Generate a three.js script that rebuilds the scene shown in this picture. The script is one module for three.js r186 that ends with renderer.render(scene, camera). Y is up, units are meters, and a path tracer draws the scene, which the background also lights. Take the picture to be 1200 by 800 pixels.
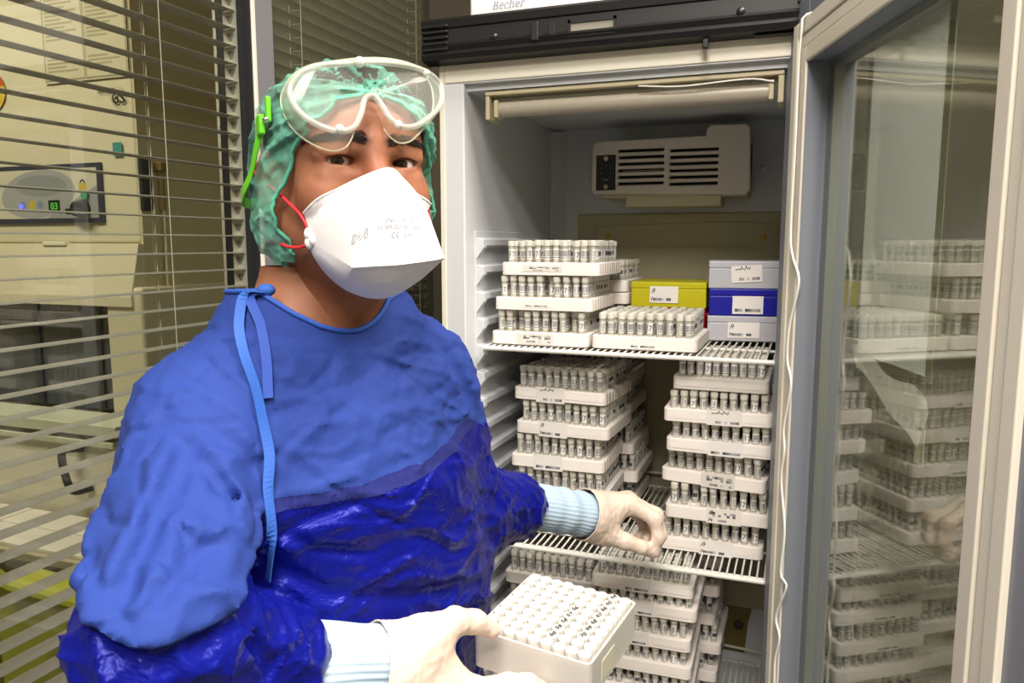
import * as THREE from 'three';
import { RoundedBoxGeometry } from 'three/addons/geometries/RoundedBoxGeometry.js';
import { mergeGeometries, mergeVertices, toCreasedNormals } from 'three/addons/utils/BufferGeometryUtils.js';
import { RectAreaLightUniformsLib } from 'three/addons/lights/RectAreaLightUniformsLib.js';
import { createNoise3D } from 'simplex-noise';

// ---------------------------------------------------------------- camera, sky, light, exposure
const scene = new THREE.Scene();
scene.background = new THREE.Color(0x05060a);
const camera = new THREE.PerspectiveCamera(47.92, 1.5, 0.02, 30);
camera.position.set(0.615, 1.55, 1.27);
camera.lookAt(0.615 - 0.3506, 1.55 - 0.1271, 1.27 - 0.9279);
const renderer = new THREE.WebGLRenderer({ antialias: true });
renderer.toneMapping = THREE.LinearToneMapping;
renderer.toneMappingExposure = 0.86;
renderer.shadowMap.enabled = true;
RectAreaLightUniformsLib.init();
const V3 = (x, y, z) => new THREE.Vector3(x, y, z);

// ---------------------------------------------------------------- helpers
let seedState = 12345;
const rnd = () => { seedState = (seedState * 1664525 + 1013904223) >>> 0; return seedState / 4294967296; };
const rr = (a, b) => a + (b - a) * rnd();
const noise3 = createNoise3D(() => rnd());
const clamp = (v, a, b) => Math.min(b, Math.max(a, v));
const smooth = (a, b, v) => { const t = clamp((v - a) / (b - a), 0, 1); return t * t * (3 - 2 * t); };
const mix = (a, b, t) => a + (b - a) * t;
const std = (color, roughness = 0.6, extra = {}) => new THREE.MeshStandardMaterial({ color, roughness, side: THREE.DoubleSide, ...extra });
const phys = (color, roughness = 0.6, extra = {}) => new THREE.MeshPhysicalMaterial({ color, roughness, side: THREE.DoubleSide, ...extra });
const used = new Map();
function numbered(n) { const k = used.get(n) ?? 0; used.set(n, k + 1); return k ? `${n}_${String(k).padStart(3, '0')}` : n; }
const info = (o, label, category, group, kind) => { if (label) o.userData.label = label; if (category) o.userData.category = category; if (group) o.userData.group = group; if (kind) o.userData.kind = kind; return o; };
function thing(name, label, category, group, at = [0, 0, 0], turn = 0) {
  const g = new THREE.Group(); g.name = numbered(name); g.position.set(...at); g.rotation.y = turn;
  scene.add(g); return info(g, label, category, group);
}
function part(name, geo, mat, parent, at) {
  const m = new THREE.Mesh(geo, mat); m.name = parent === scene ? numbered(name) : name; m.castShadow = m.receiveShadow = true;
  if (at) m.position.set(...at);
  parent.add(m); return m;
}
function structure(name, geo, mat, at) { const m = part(name, geo, mat, scene, at); m.userData.kind = 'structure'; return m; }
const plainGeo = (g) => { let q = g.index ? g.toNonIndexed() : g; const r = new THREE.BufferGeometry(); for (const k of ['position', 'normal', 'uv']) if (q.attributes[k]) r.setAttribute(k, q.attributes[k]); if (!r.attributes.uv) r.setAttribute('uv', new THREE.BufferAttribute(new Float32Array(r.attributes.position.count * 2), 2)); return r; };
const merge = (list) => mergeGeometries(list.map(plainGeo));
const box = (w, h, d, x = 0, y = 0, z = 0) => new THREE.BoxGeometry(w, h, d).translate(x, y, z);
const rbox = (w, h, d, r = 0.003, x = 0, y = 0, z = 0, s = 2) => new RoundedBoxGeometry(w, h, d, s, Math.min(r, w / 2.01, h / 2.01, d / 2.01)).translate(x, y, z);
const span = (x0, x1, y0, y1, z0, z1, r = 0) => (r ? rbox(x1 - x0, y1 - y0, z1 - z0, r, (x0 + x1) / 2, (y0 + y1) / 2, (z0 + z1) / 2) : box(x1 - x0, y1 - y0, z1 - z0, (x0 + x1) / 2, (y0 + y1) / 2, (z0 + z1) / 2));
const cyl = (r, h, x, y, z, axis = 'y', n = 12, r2 = r) => { const g = new THREE.CylinderGeometry(r2, r, h, n); if (axis === 'x') g.rotateZ(Math.PI / 2); if (axis === 'z') g.rotateX(Math.PI / 2); return g.translate(x, y, z); };
const tube = (pts, r, seg = 40, n = 8, closed = false) => new THREE.TubeGeometry(new THREE.CatmullRomCurve3(pts.map((p) => (p.isVector3 ? p : V3(...p))), closed, 'catmullrom', 0.5), seg, r, n, closed);
const extrude = (shape, depth, bevel = 0, seg = 2, curveSegments = 6) => new THREE.ExtrudeGeometry(shape, { depth, bevelEnabled: bevel > 0, bevelSize: bevel, bevelThickness: bevel, bevelSegments: seg, curveSegments });
function roundRect(s, x0, y0, x1, y1, r) { s.moveTo(x0 + r, y0); s.lineTo(x1 - r, y0); s.quadraticCurveTo(x1, y0, x1, y0 + r); s.lineTo(x1, y1 - r); s.quadraticCurveTo(x1, y1, x1 - r, y1); s.lineTo(x0 + r, y1); s.quadraticCurveTo(x0, y1, x0, y1 - r); s.lineTo(x0, y0 + r); s.quadraticCurveTo(x0, y0, x0 + r, y0); return s; }
function polyShape(pts) { const s = new THREE.Shape(); pts.forEach(([x, y], i) => (i ? s.lineTo(x, y) : s.moveTo(x, y))); s.closePath(); return s; }
function canvasTex(w, h, draw, srgb = true) {
  const c = document.createElement('canvas'); c.width = w; c.height = h; const g = c.getContext('2d'); draw(g, w, h);
  const t = new THREE.CanvasTexture(c); if (srgb) t.colorSpace = THREE.SRGBColorSpace; t.magFilter = THREE.LinearFilter; return t;
}
function noiseTex(n, scale, lo, hi, oct = 3, sx = 1, sy = 1) {
  const d = new Uint8Array(n * n * 4);
  for (let y = 0; y < n; y++) for (let x = 0; x < n; x++) {
    let v = 0, a = 0.5, f = scale; const A = (x / n) * 6.2832, B = (y / n) * 6.2832;
    for (let o = 0; o < oct; o++) { v += a * noise3(Math.cos(A) * f * sx + 3.1 * Math.sin(B) * f * sy, Math.sin(A) * f * sx, Math.cos(B) * f * sy + o * 7); a *= 0.5; f *= 2; }
    const q = clamp(lo + (hi - lo) * (0.5 + 0.5 * v), 0, 255); const i = (y * n + x) * 4; d[i] = d[i + 1] = d[i + 2] = q; d[i + 3] = 255;
  }
  const t = new THREE.DataTexture(d, n, n); t.wrapS = t.wrapT = THREE.RepeatWrapping; t.magFilter = THREE.LinearFilter; t.needsUpdate = true; return t;
}
const rep = (t, x, y) => { const c = t.clone(); c.repeat.set(x, y); c.needsUpdate = true; return c; };
// ---------------------------------------------------------------- room shell
const matWall = std(0x6d6656, 0.85), matCeil = std(0xd9d6cc, 0.9), matFloor = std(0x77756c, 0.5, { bumpMap: rep(noiseTex(128, 3, 100, 155), 6, 6), bumpScale: 0.001 });
const matLabWall = std(0xb9ae88, 0.85), matAlu = std(0x8d8d92, 0.45, { metalness: 0.25 }), matBlackRubber = std(0x131318, 0.6), matWhiteTrim = std(0xcfcabc, 0.6);
const RX0 = -0.42, RX1 = 2.3, RZ0 = -0.82, RZ1 = 3.2, RH = 3.2;
structure('floor', span(-3.6, RX1 + 0.1, -0.1, 0, -2.4, RZ1 + 0.1), matFloor);
structure('ceiling', span(-3.6, RX1 + 0.1, RH, RH + 0.1, -2.4, RZ1 + 0.1), matCeil);
structure('wall_right', span(RX1, RX1 + 0.1, 0, RH, RZ0 - 0.1, RZ1 + 0.1), matWall);
structure('wall_back', span(RX0 - 0.075, RX1, 0, RH, RZ0 - 0.1, RZ0), std(0x453f31, 0.85));
structure('wall_front', span(-3.6, RX1, 0, RH, RZ1, RZ1 + 0.1), matWall);
structure('wall_lab_left', span(-3.6, -3.5, 0, RH, -2.4, RZ1), matLabWall);
structure('wall_lab_back', span(-3.5, RX0 - 0.075, 0, RH, -2.4, -2.3), matLabWall);
structure('wall_left', merge([
  span(RX0 - 0.075, RX0, 0, 0.75, RZ0, RZ1), span(RX0 - 0.075, RX0, 2.35, RH, RZ0, RZ1), span(RX0 - 0.075, RX0, 0.75, 2.35, 2.3, RZ1)]), matWall);
structure('wall_lab_side', span(RX0 - 0.075, RX0 - 0.02, 0, RH, -2.4, RZ0 - 0.1), matLabWall);
structure('baseboard_left', span(RX0, RX0 + 0.012, 0, 0.09, RZ0, RZ1), matWhiteTrim);
structure('baseboard_back', span(RX0, RX1, 0, 0.09, RZ0, RZ0 + 0.012), matWhiteTrim);
// window frames in the wall between this room and the laboratory
{
  const w = structure('window_1', merge([span(-0.49, RX0 + 0.012, 0.72, 0.79, 0.0, 2.3, 0.004), span(-0.49, RX0 + 0.012, 2.31, 2.38, 0.0, 2.3, 0.004), span(-0.49, RX0 + 0.012, 0.75, 2.35, 2.25, 2.32, 0.004)]), matAlu);
  const jam = part('window_jamb', span(-0.466, -0.43, 0.75, 2.35, -0.03, 0.004), matWhiteTrim, w);
  // a comb of triangular notches runs down the jamb, one for each slat
  part('window_seal', merge([span(-0.43, RX0 + 0.004, 0.75, 2.35, -0.0155, 0.0093), span(-0.484, -0.466, 0.75, 2.35, -0.03, 0.005)]), matBlackRubber, w);
  part('window_trim', merge([span(RX0 - 0.02, RX0 + 0.008, 0.75, 2.35, -0.0257, -0.0155, 0.002), span(-0.4905, -0.484, 0.75, 2.35, -0.03, 0.006)]), std(0xe4dfd2, 0.5), w);
  part('window_post', span(-0.49, RX0 + 0.006, 0.75, 2.35, -0.081, -0.0257, 0.002), matAlu, w);
  const pane = phys(0xf2f5f2, 0.02, { transmission: 1, thickness: 0, ior: 1.45 });
  part('window_pane', span(-0.4305, -0.4295, 0.78, 2.32, 0.009, 2.26), pane, w);
  const w2 = structure('window_2', merge([span(-0.49, RX0 + 0.012, 0.72, 0.79, RZ0, -0.07, 0.004), span(-0.49, RX0 + 0.012, 2.31, 2.38, RZ0, -0.07, 0.004)]), matAlu);
  part('window_pane', span(-0.4305, -0.4295, 0.78, 2.32, RZ0, -0.07), pane, w2);
}
// ---------------------------------------------------------------- ceiling lamps (glowing face and a light of the same size)
function ceilingLamp(x, z, w, d, power, color, label) {
  const t = thing('ceiling_lamp', label, 'lamp', null, [x, RH, z]);
  part('lamp_frame', merge([span(-w / 2 - 0.03, w / 2 + 0.03, -0.035, 0, -d / 2 - 0.03, -d / 2), span(-w / 2 - 0.03, w / 2 + 0.03, -0.035, 0, d / 2, d / 2 + 0.03), span(-w / 2 - 0.03, -w / 2, -0.035, 0, -d / 2, d / 2), span(w / 2, w / 2 + 0.03, -0.035, 0, -d / 2, d / 2)]), std(0xe8e8e4, 0.5), t);
  part('lamp_panel', span(-w / 2, w / 2, -0.02, -0.002, -d / 2, d / 2), std(0xffffff, 0.6, { emissive: color, emissiveIntensity: 2.5 }), t);
  const l = new THREE.RectAreaLight(color, power, w, d); l.position.set(0, -0.03, 0); l.rotation.x = -Math.PI / 2; l.name = 'lamp_light'; t.add(l);
}
ceilingLamp(0.62, 1.6, 0.55, 0.55, 64, 0xfff8f0, 'square white ceiling lamp above the open refrigerator');
ceilingLamp(1.0, 2.6, 1.2, 0.6, 44, 0xfff5ea, 'long white ceiling lamp over the middle of the room');
ceilingLamp(1.5, 0.45, 1.2, 0.6, 48, 0xfff5ea, 'long white ceiling lamp beyond the open glass door');
ceilingLamp(-1.7, 0.7, 1.2, 0.6, 27, 0xfff3dc, 'long white ceiling lamp in the laboratory beyond the window');
// ---------------------------------------------------------------- venetian blinds behind the panes
const matSlat = std(0x8f8981, 0.5), matCord = std(0xcfc8b4, 0.8);
const slatGeo = (len, w) => { const s = new THREE.Shape(); const n = 6; for (let i = 0; i <= n; i++) { const u = -w / 2 + (w * i) / n; const v = 0.0022 * (1 - (2 * u / w) ** 2); i ? s.lineTo(u, v) : s.moveTo(u, v); } for (let i = n; i >= 0; i--) { const u = -w / 2 + (w * i) / n; s.lineTo(u, 0.0022 * (1 - (2 * u / w) ** 2) - 0.0006); } s.closePath(); return extrude(s, len); };
function blind(label, z0, z1, y0, y1, pitch, tilt, cords, mat, wd) {
  const t = thing('venetian_blind', label, 'blind', null, [-0.4525, 0, 0]);
  const g = slatGeo(z1 - z0, wd);
  for (let y = y0; y < y1; y += pitch) { const m = part('slat', g, mat, t, [0, y, z0]); m.rotation.z = tilt + rr(-0.01, 0.01); }
  part('head_rail', span(-0.02, 0.02, y1, y1 + 0.03, z0, z1, 0.003), mat, t);
  part('bottom_rail', span(-0.016, 0.016, y0 - pitch, y0 - pitch + 0.015, z0, z1, 0.003), mat, t);
  for (const z of cords) {
    const parts = [tube([[0.017, y0 - pitch, z - 0.006], [0.017, y1, z - 0.006]], 0.0009, 2, 5), tube([[-0.017, y0 - pitch, z], [-0.017, y1, z]], 0.0009, 2, 5), tube([[0.0, y0 - pitch, z + 0.012], [0.0, y1, z + 0.012]], 0.0007, 2, 5)];
    for (let y = y0; y < y1; y += pitch) parts.push(tube([[0.017, y - 0.001, z - 0.006], [-0.017, y - 0.001, z]], 0.0006, 1, 4));
    part('ladder_cord', merge(parts), matCord, t);
  }
}
blind('grey venetian blind with open slats over the laboratory window', 0.006, 2.2, 0.8, 2.28, 0.0332, 0, [0.205, 1.1, 1.9], matSlat, 0.0345);
blind('dark venetian blind with shut slats behind the person and beside the refrigerator', RZ0 + 0.005, -0.085, 0.8, 2.28, 0.0285, 1.12, [-0.2, -0.74], std(0x8d8672, 0.55), 0.034);
// notches of the jamb beside the slats
{
  const t = thing('jamb_strip', 'white strip with a column of triangular notches at the slat ends', 'trim', null, [-0.4455, 0, 0.0042]);
  part('strip', span(-0.0205, 0.0145, 0.79, 2.3, 0, 0.0012), std(0xd6d0c2, 0.6), t);
  const tri = extrude(polyShape([[-0.011, 0.007], [0.008, 0.007], [0.001, -0.007], [-0.004, -0.007]]), 0.0006);
  const m = std(0x8f8b7f, 0.7);
  for (let y = 0.8; y < 2.26; y += 0.0332) part('notch', tri, m, t, [-0.002, y + 0.0175, 0.0013]);
}
// ---------------------------------------------------------------- safety cabinet in the laboratory
const matCream = std(0xd8d0b2, 0.5), matCreamSide = std(0xcfc49c, 0.6), matDarkGlass = phys(0x50545a, 0.12, { clearcoat: 0.5 });
{
  const t = thing('safety_cabinet', 'cream laboratory safety cabinet with a control panel and dark front window', 'cabinet', null, [-1.235, 0, -0.5]);
  part('hood', span(-1.5, 0, 1.55, 2.5, -0.8, 0, 0.01), matCream, t);
  part('side_panel', span(-0.005, 0.004, 0.9, 2.5, -0.8, -0.004), matCreamSide, t);
  part('front_flap', (() => { const g = extrude(polyShape([[0, 1.546], [0.012, 1.546], [0.05, 1.39], [0.05, 1.365], [-0.2, 1.365], [-0.2, 1.546]]), 1.5, 0.003); g.rotateY(-Math.PI / 2); return g; })(), matCream, t);
  part('pillar', span(-0.11, 0.035, 0.95, 1.42, -0.7, 0.045, 0.012), matCream, t);
  part('sash_window', span(-1.5, -0.11, 1.02, 1.366, -0.05, -0.035), matDarkGlass, t);
  part('chamber_bars', merge([-0.25, -0.52, -0.8].map((x) => span(x, x + 0.03, 1.02, 1.366, -0.034, -0.026))), std(0x3d4046, 0.4), t);
  part('hinge_clip', rbox(0.1, 0.014, 0.02, 0.004, -0.335, 1.548, 0.012), std(0xe2dcc4, 0.4), t);
  // control panel
  const p = part('control_panel', span(-0.95, -0.135, 1.612, 1.79, 0.0, 0.008), std(0x33364a, 0.4), t);
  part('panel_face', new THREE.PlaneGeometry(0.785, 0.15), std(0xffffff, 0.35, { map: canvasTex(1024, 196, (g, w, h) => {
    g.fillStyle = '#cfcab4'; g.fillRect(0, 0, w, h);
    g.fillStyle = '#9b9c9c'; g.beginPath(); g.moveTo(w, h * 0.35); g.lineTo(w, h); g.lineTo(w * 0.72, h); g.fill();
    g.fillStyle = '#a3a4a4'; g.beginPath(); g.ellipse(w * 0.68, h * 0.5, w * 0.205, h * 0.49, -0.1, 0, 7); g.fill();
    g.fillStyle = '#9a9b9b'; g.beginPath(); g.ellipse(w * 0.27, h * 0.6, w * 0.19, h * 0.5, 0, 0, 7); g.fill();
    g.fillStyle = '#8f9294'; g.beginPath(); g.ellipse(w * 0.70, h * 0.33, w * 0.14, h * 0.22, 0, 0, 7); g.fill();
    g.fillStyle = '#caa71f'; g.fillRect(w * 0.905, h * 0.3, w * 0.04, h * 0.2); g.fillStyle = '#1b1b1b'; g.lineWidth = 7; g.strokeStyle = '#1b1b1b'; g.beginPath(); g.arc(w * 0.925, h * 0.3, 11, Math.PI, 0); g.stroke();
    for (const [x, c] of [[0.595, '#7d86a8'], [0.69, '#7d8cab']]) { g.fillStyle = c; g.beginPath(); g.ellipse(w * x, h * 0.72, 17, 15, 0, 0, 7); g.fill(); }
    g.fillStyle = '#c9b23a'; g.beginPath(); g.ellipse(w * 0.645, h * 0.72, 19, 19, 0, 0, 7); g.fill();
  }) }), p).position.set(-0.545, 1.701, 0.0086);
  const disp = part('display', new THREE.PlaneGeometry(0.048, 0.036), std(0x101510, 0.3, { emissive: 0xffffff, emissiveIntensity: 0.8, emissiveMap: canvasTex(96, 72, (g) => { g.fillStyle = '#0a120a'; g.fillRect(0, 0, 96, 72); g.fillStyle = '#5dff3c'; g.font = 'bold 58px sans-serif'; g.textAlign = 'center'; g.fillText('03', 48, 57); }) }), p); disp.position.set(-0.335, 1.664, 0.0095);
  const led = part('status_light', cyl(0.007, 0.004, -0.478, 1.664, 0.0105, 'z'), std(0x2a35ff, 0.4, { emissive: 0x5560ff, emissiveIntensity: 3 }), p);
  part('green_light', cyl(0.014, 0.008, -0.2, 1.695, 0.012, 'z'), std(0x1f8f5a, 0.35), p);
  part('control_knob', (() => { const g = new THREE.CylinderGeometry(0.022, 0.032, 0.03, 20); g.rotateX(Math.PI / 2); return merge([g.translate(-0.215, 1.652, 0.022), rbox(0.07, 0.018, 0.012, 0.004, -0.22, 1.645, 0.034)]); })(), std(0x17181b, 0.4), p);
  // stickers
  const docTex = canvasTex(320, 220, (g, w, h) => { g.fillStyle = '#cfc7a8'; g.fillRect(0, 0, w, h); g.strokeStyle = '#8b8468'; g.lineWidth = 3; for (const x of [4, 162]) { g.strokeRect(x + 2, 4, 152, h - 8); for (let y = 16; y < h - 20; y += 7) { if ((y * 13) % 47 < 11) continue; g.fillStyle = '#a39b7d'; g.fillRect(x + 12, y, 60 + ((y * 37 + x) % 72), 3.4); } } });
  const doc = part('instruction_sheet', new THREE.PlaneGeometry(0.335, 0.36), std(0xffffff, 0.6, { map: docTex }), t, [-0.172, 2.21, 0.0055]);
  part('certificate_mark', new THREE.PlaneGeometry(0.115, 0.07), std(0xffffff, 0.6, { transparent: true, map: canvasTex(230, 140, (g) => { g.clearRect(0, 0, 230, 140); g.fillStyle = '#221f1a'; g.font = 'bold 40px sans-serif'; g.fillText('TÜV NORD', 0, 44, 140); g.font = 'bold 86px sans-serif'; g.fillText('GS', 112, 108, 110); g.strokeStyle = '#6c6754'; g.lineWidth = 2; g.beginPath(); g.arc(168, 74, 58, 0, 7); g.stroke(); }) }), t, [-0.075, 1.975, 0.0055]);
  part('inspection_tag', span(-0.083, -0.048, 1.806, 1.845, 0.005, 0.0065), std(0x3f8f8a, 0.5), t);
  part('warning_sticker', new THREE.CircleGeometry(0.06, 32), std(0xffffff, 0.5, { map: canvasTex(128, 128, (g) => { g.fillStyle = '#d8b53e'; g.fillRect(0, 0, 128, 128); g.fillStyle = '#c05a22'; g.beginPath(); g.arc(64, 60, 62, Math.PI * 1.05, Math.PI * 1.95); g.fill(); g.strokeStyle = '#3a352c'; g.lineWidth = 6; g.beginPath(); g.arc(64, 84, 26, 0, 7); g.stroke(); g.fillStyle = '#3a352c'; g.beginPath(); g.arc(64, 84, 11, 0, 7); g.fill(); }) }), t, [-0.574, 2.025, 0.0055]);
  // sockets on the side
  const sk = std(0x1d1d22, 0.5);
  const s1 = part('power_inlet', rbox(0.016, 0.075, 0.04, 0.006, 0.008, 1.766, -0.02), sk, t); part('inlet_screw', cyl(0.006, 0.004, 0.018, 1.8, -0.02, 'x'), std(0x77757a, 0.4), s1);
  part('power_socket', rbox(0.014, 0.085, 0.042, 0.004, 0.008, 1.688, -0.022), sk, t);
  part('plug', merge([rbox(0.03, 0.03, 0.03, 0.006, 0.02, 1.778, -0.07), cyl(0.009, 0.12, 0.02, 1.71, -0.07)]), std(0x8a7432, 0.6), t);
  part('power_cable', tube([[0.02, 1.78, -0.07], [0.022, 1.6, -0.073], [0.02, 1.3, -0.072], [0.02, 0.9, -0.07]], 0.005, 20, 6), std(0xd8cda6, 0.6), t);
  part('base_stand', span(-1.5, 0, 0.0, 1.0, -0.75, -0.02), matCream, t);
}
{
  const t = thing('laboratory_bench', 'cream bench with a black pull handle below the safety cabinet', 'bench', null, [-1.5, 0, -0.42]);
  part('bench_top', merge([span(-0.9, 0.32, 1.0, 1.035, -0.03, 0.105, 0.004), span(-0.9, 0.3, 0.965, 0.985, -0.03, 0.1, 0.004)]), std(0xc9ccb4, 0.5), t);
  part('front_panel', span(-0.9, 0.3, 0.02, 0.965, -0.02, 0.085), std(0xdcd7c4, 0.55), t);
  part('handle', tube([[0.17, 0.955, 0.085], [0.135, 0.955, 0.12], [0.132, 0.93, 0.128], [0.148, 0.86, 0.128], [0.165, 0.835, 0.12], [0.195, 0.84, 0.085]], 0.011, 30, 10), std(0x15151a, 0.45), t);
}
{
  const t = thing('tiled_ledge', 'low white ledge in tiles below the bench handle', 'ledge', null, [-1.35, 0, -0.2]);
  part('ledge_board', merge([span(-0.6, 0.35, 0.72, 0.745, -0.12, 0.12, 0.004), span(-0.6, 0.3, 0.0, 0.72, -0.1, 0.08)]), std(0xb8af90, 0.6), t);
  for (let r = 0; r < 2; r++) for (let c = 0; c < 7; c++) part('tile', rbox(0.125, 0.012, 0.105, 0.003), std(0xe6e0d4, 0.4), t, [-0.5 + c * 0.13, 0.751, -0.057 + r * 0.11]);
}
function greenChair(label, x, z, turn, y) {
  const t = thing('office_chair', label, 'chair', 'green chairs behind the blind', [x, 0, z], turn);
  const fab = std(0xb2b43a, 0.8);
  const back = extrude(roundRect(new THREE.Shape(), -0.2, 0, 0.2, 0.38, 0.09), 0.05, 0.02, 3, 10); const p = back.attributes.position;
  for (let i = 0; i < p.count; i++) p.setZ(i, p.getZ(i) - 1.2 * p.getX(i) ** 2); back.computeVertexNormals();
  part('backrest', back.translate(0, y, -0.225), fab, t);
  part('seat', rbox(0.41, 0.08, 0.41, 0.035, 0, y - 0.12, 0, 4), fab, t);
  part('column', merge([cyl(0.028, y - 0.2, 0, (y - 0.2) / 2 + 0.04, 0), span(-0.03, 0.03, y - 0.1, y + 0.1, -0.25, -0.22)]), std(0x1c1c1e, 0.5), t);
  for (let k = 0; k < 5; k++) { const a = k * 1.2566; part('leg', merge([tube([[0, 0.09, 0], [Math.cos(a) * 0.2, 0.06, Math.sin(a) * 0.2]], 0.016, 4, 8), cyl(0.03, 0.03, Math.cos(a) * 0.2, 0.03, Math.sin(a) * 0.2, 'x', 12)]), std(0x1c1c1e, 0.5), t); }
}
greenChair('green upholstered office chair beyond the blind, farther from the person', -1.37, 0.31, 0.15, 0.37);
greenChair('green upholstered office chair beyond the blind, close beside the sleeve', -0.90, 0.33, -0.05, 0.41);
// ---------------------------------------------------------------- upright refrigerator
const matLiner = std(0xc9cccf, 0.45), matCreamPaint = std(0xd9d4c4, 0.5), matBlackPlastic = std(0x0c0c0e, 0.45), matDoorGrey = std(0x7e828e, 0.4);
const matWhitePlastic = std(0xe6e3dc, 0.4);
const FW = 0.645;
const fridge = thing('refrigerator', 'upright white refrigerator with a black top panel and its glass door open', 'refrigerator', null, [0, 0, 0]);
part('cabinet_side', span(0, 0.045, 0.06, 1.865, -0.6, 0, 0.003), matLiner, fridge);
part('cabinet_side', span(0.6, FW, 0.06, 1.865, -0.6, 0, 0.003), matLiner, fridge);
part('corner_trim', merge([span(-0.0015, 0.008, 0.06, 1.865, -0.03, 0.002, 0.001), span(FW - 0.008, FW + 0.0015, 0.06, 1.865, -0.03, 0.002, 0.001)]), matCreamPaint, fridge);
part('back_wall', merge([span(0.045, 0.6, 0.06, 1.865, -0.6, -0.53), extrude(polyShape([[0.045, -0.53], [0.075, -0.53], [0.045, -0.50]]), 1.75).rotateX(Math.PI / 2).translate(0, 1.81, 0).scale(1, 1, 1)]), matLiner, fridge);
part('cabinet_top', merge([span(0.045, 0.6, 1.815, 1.865, -0.53, -0.012), span(0.045, 0.6, 1.826, 1.865, -0.02, 0.0)]), matLiner, fridge);
part('header', span(0.0085, FW - 0.0085, 1.828, 1.866, -0.01, 0.0025, 0.002), matCreamPaint, fridge);
part('cabinet_floor', span(0.045, 0.6, 0.06, 0.14, -0.53, 0), matLiner, fridge);
for (const [x, z] of [[0.05, -0.05], [0.6, -0.05], [0.05, -0.55], [0.6, -0.55]]) part('foot', cyl(0.02, 0.06, x, 0.03, z), matBlackPlastic, fridge);
part('plinth', span(0.02, FW - 0.02, 0.02, 0.1, -0.06, -0.02), matBlackPlastic, fridge);
{
  // black top panel, its section swept along the front
  const prof = polyShape([[-0.6, 1.866], [0.0, 1.866], [0.002, 1.858], [0.03, 1.862], [0.034, 1.870], [0.030, 1.876], [0.034, 1.884], [0.029, 1.889], [0.029, 1.912], [0.032, 1.914], [0.034, 1.926], [0.028, 1.931], [-0.6, 1.931]]);
  const g = extrude(prof, 0.684); g.rotateY(-Math.PI / 2); g.translate(0.684 - 0.02, 0, 0);
  const top = part('top_panel', g, matBlackPlastic, fridge);
  for (let k = 0; k < 5; k++) { const y = 1.879 + k * 0.0095; part('end_rib', rbox(0.05, 0.005, 0.03, 0.002, 0.005, y, 0.0195), matBlackPlastic, top); part('end_rib', rbox(0.06 + k * 0.006, 0.005, 0.03, 0.002, 0.632 - k * 0.003, y, 0.0195), matBlackPlastic, top); }
  for (const x of [0.1145, 0.5107]) part('screw_cap', new THREE.SphereGeometry(0.0065, 16, 10).scale(1, 1, 0.6).translate(x, 1.892, 0.030), std(0x1b1b1f, 0.3), top);
  const sw = part('rocker_switch', rbox(0.013, 0.03, 0.008, 0.002, 0.187, 1.893, 0.03), std(0x1f1f22, 0.35), top);
  part('slot', rbox(0.011, 0.028, 0.003, 0.001, 0.2155, 1.892, 0.030), std(0x070709, 0.6), top);
  part('display_frame', merge([span(0.243, 0.322, 1.9, 1.905, 0.028, 0.032), span(0.243, 0.322, 1.879, 1.8835, 0.028, 0.032), span(0.243, 0.2475, 1.88, 1.905, 0.028, 0.032), span(0.3175, 0.322, 1.88, 1.905, 0.028, 0.032), span(0.235, 0.33, 1.8865, 1.8875, 0.027, 0.0295)]), matBlackPlastic, top);
  part('display_window', span(0.247, 0.318, 1.883, 1.901, 0.028, 0.0297), phys(0x8d8a80, 0.12, { clearcoat: 1, clearcoatRoughness: 0.05 }), top);
  part('latch_pin', merge([rbox(0.009, 0.014, 0.01, 0.002, 0.46, 1.851, 0.024), span(0.53, 0.6, 1.8565, 1.8585, 0.008, 0.02)]), matBlackPlastic, top);
}
{
  const lamp = part('light_fitting', merge([span(0.078, 0.575, 1.806, 1.814, -0.07, -0.016, 0.002), span(0.078, 0.086, 1.765, 1.81, -0.066, -0.018, 0.002), span(0.566, 0.575, 1.765, 1.81, -0.066, -0.018, 0.002), rbox(0.008, 0.03, 0.028, 0.002, 0.096, 1.784, -0.036), rbox(0.008, 0.03, 0.028, 0.002, 0.556, 1.786, -0.036)]), std(0xb5ab8c, 0.5), fridge);
  const ribs = []; for (let i = 0; i < 110; i++) ribs.push(cyl(0.0148, 0.002, 0.105 + i * 0.0041, 1.785, -0.04, 'x', 14));
  part('light_cover', merge([cyl(0.0142, 0.46, 0.328, 1.785, -0.04, 'x', 18), ...ribs]), std(0xa59d8e, 0.35), lamp);
  part('lamp_wire', tube([[0.56, 1.797, -0.02], [0.52, 1.803, -0.017], [0.42, 1.799, -0.016], [0.35, 1.804, -0.016]], 0.0014, 20, 6), matWhitePlastic, lamp);
}
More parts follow.
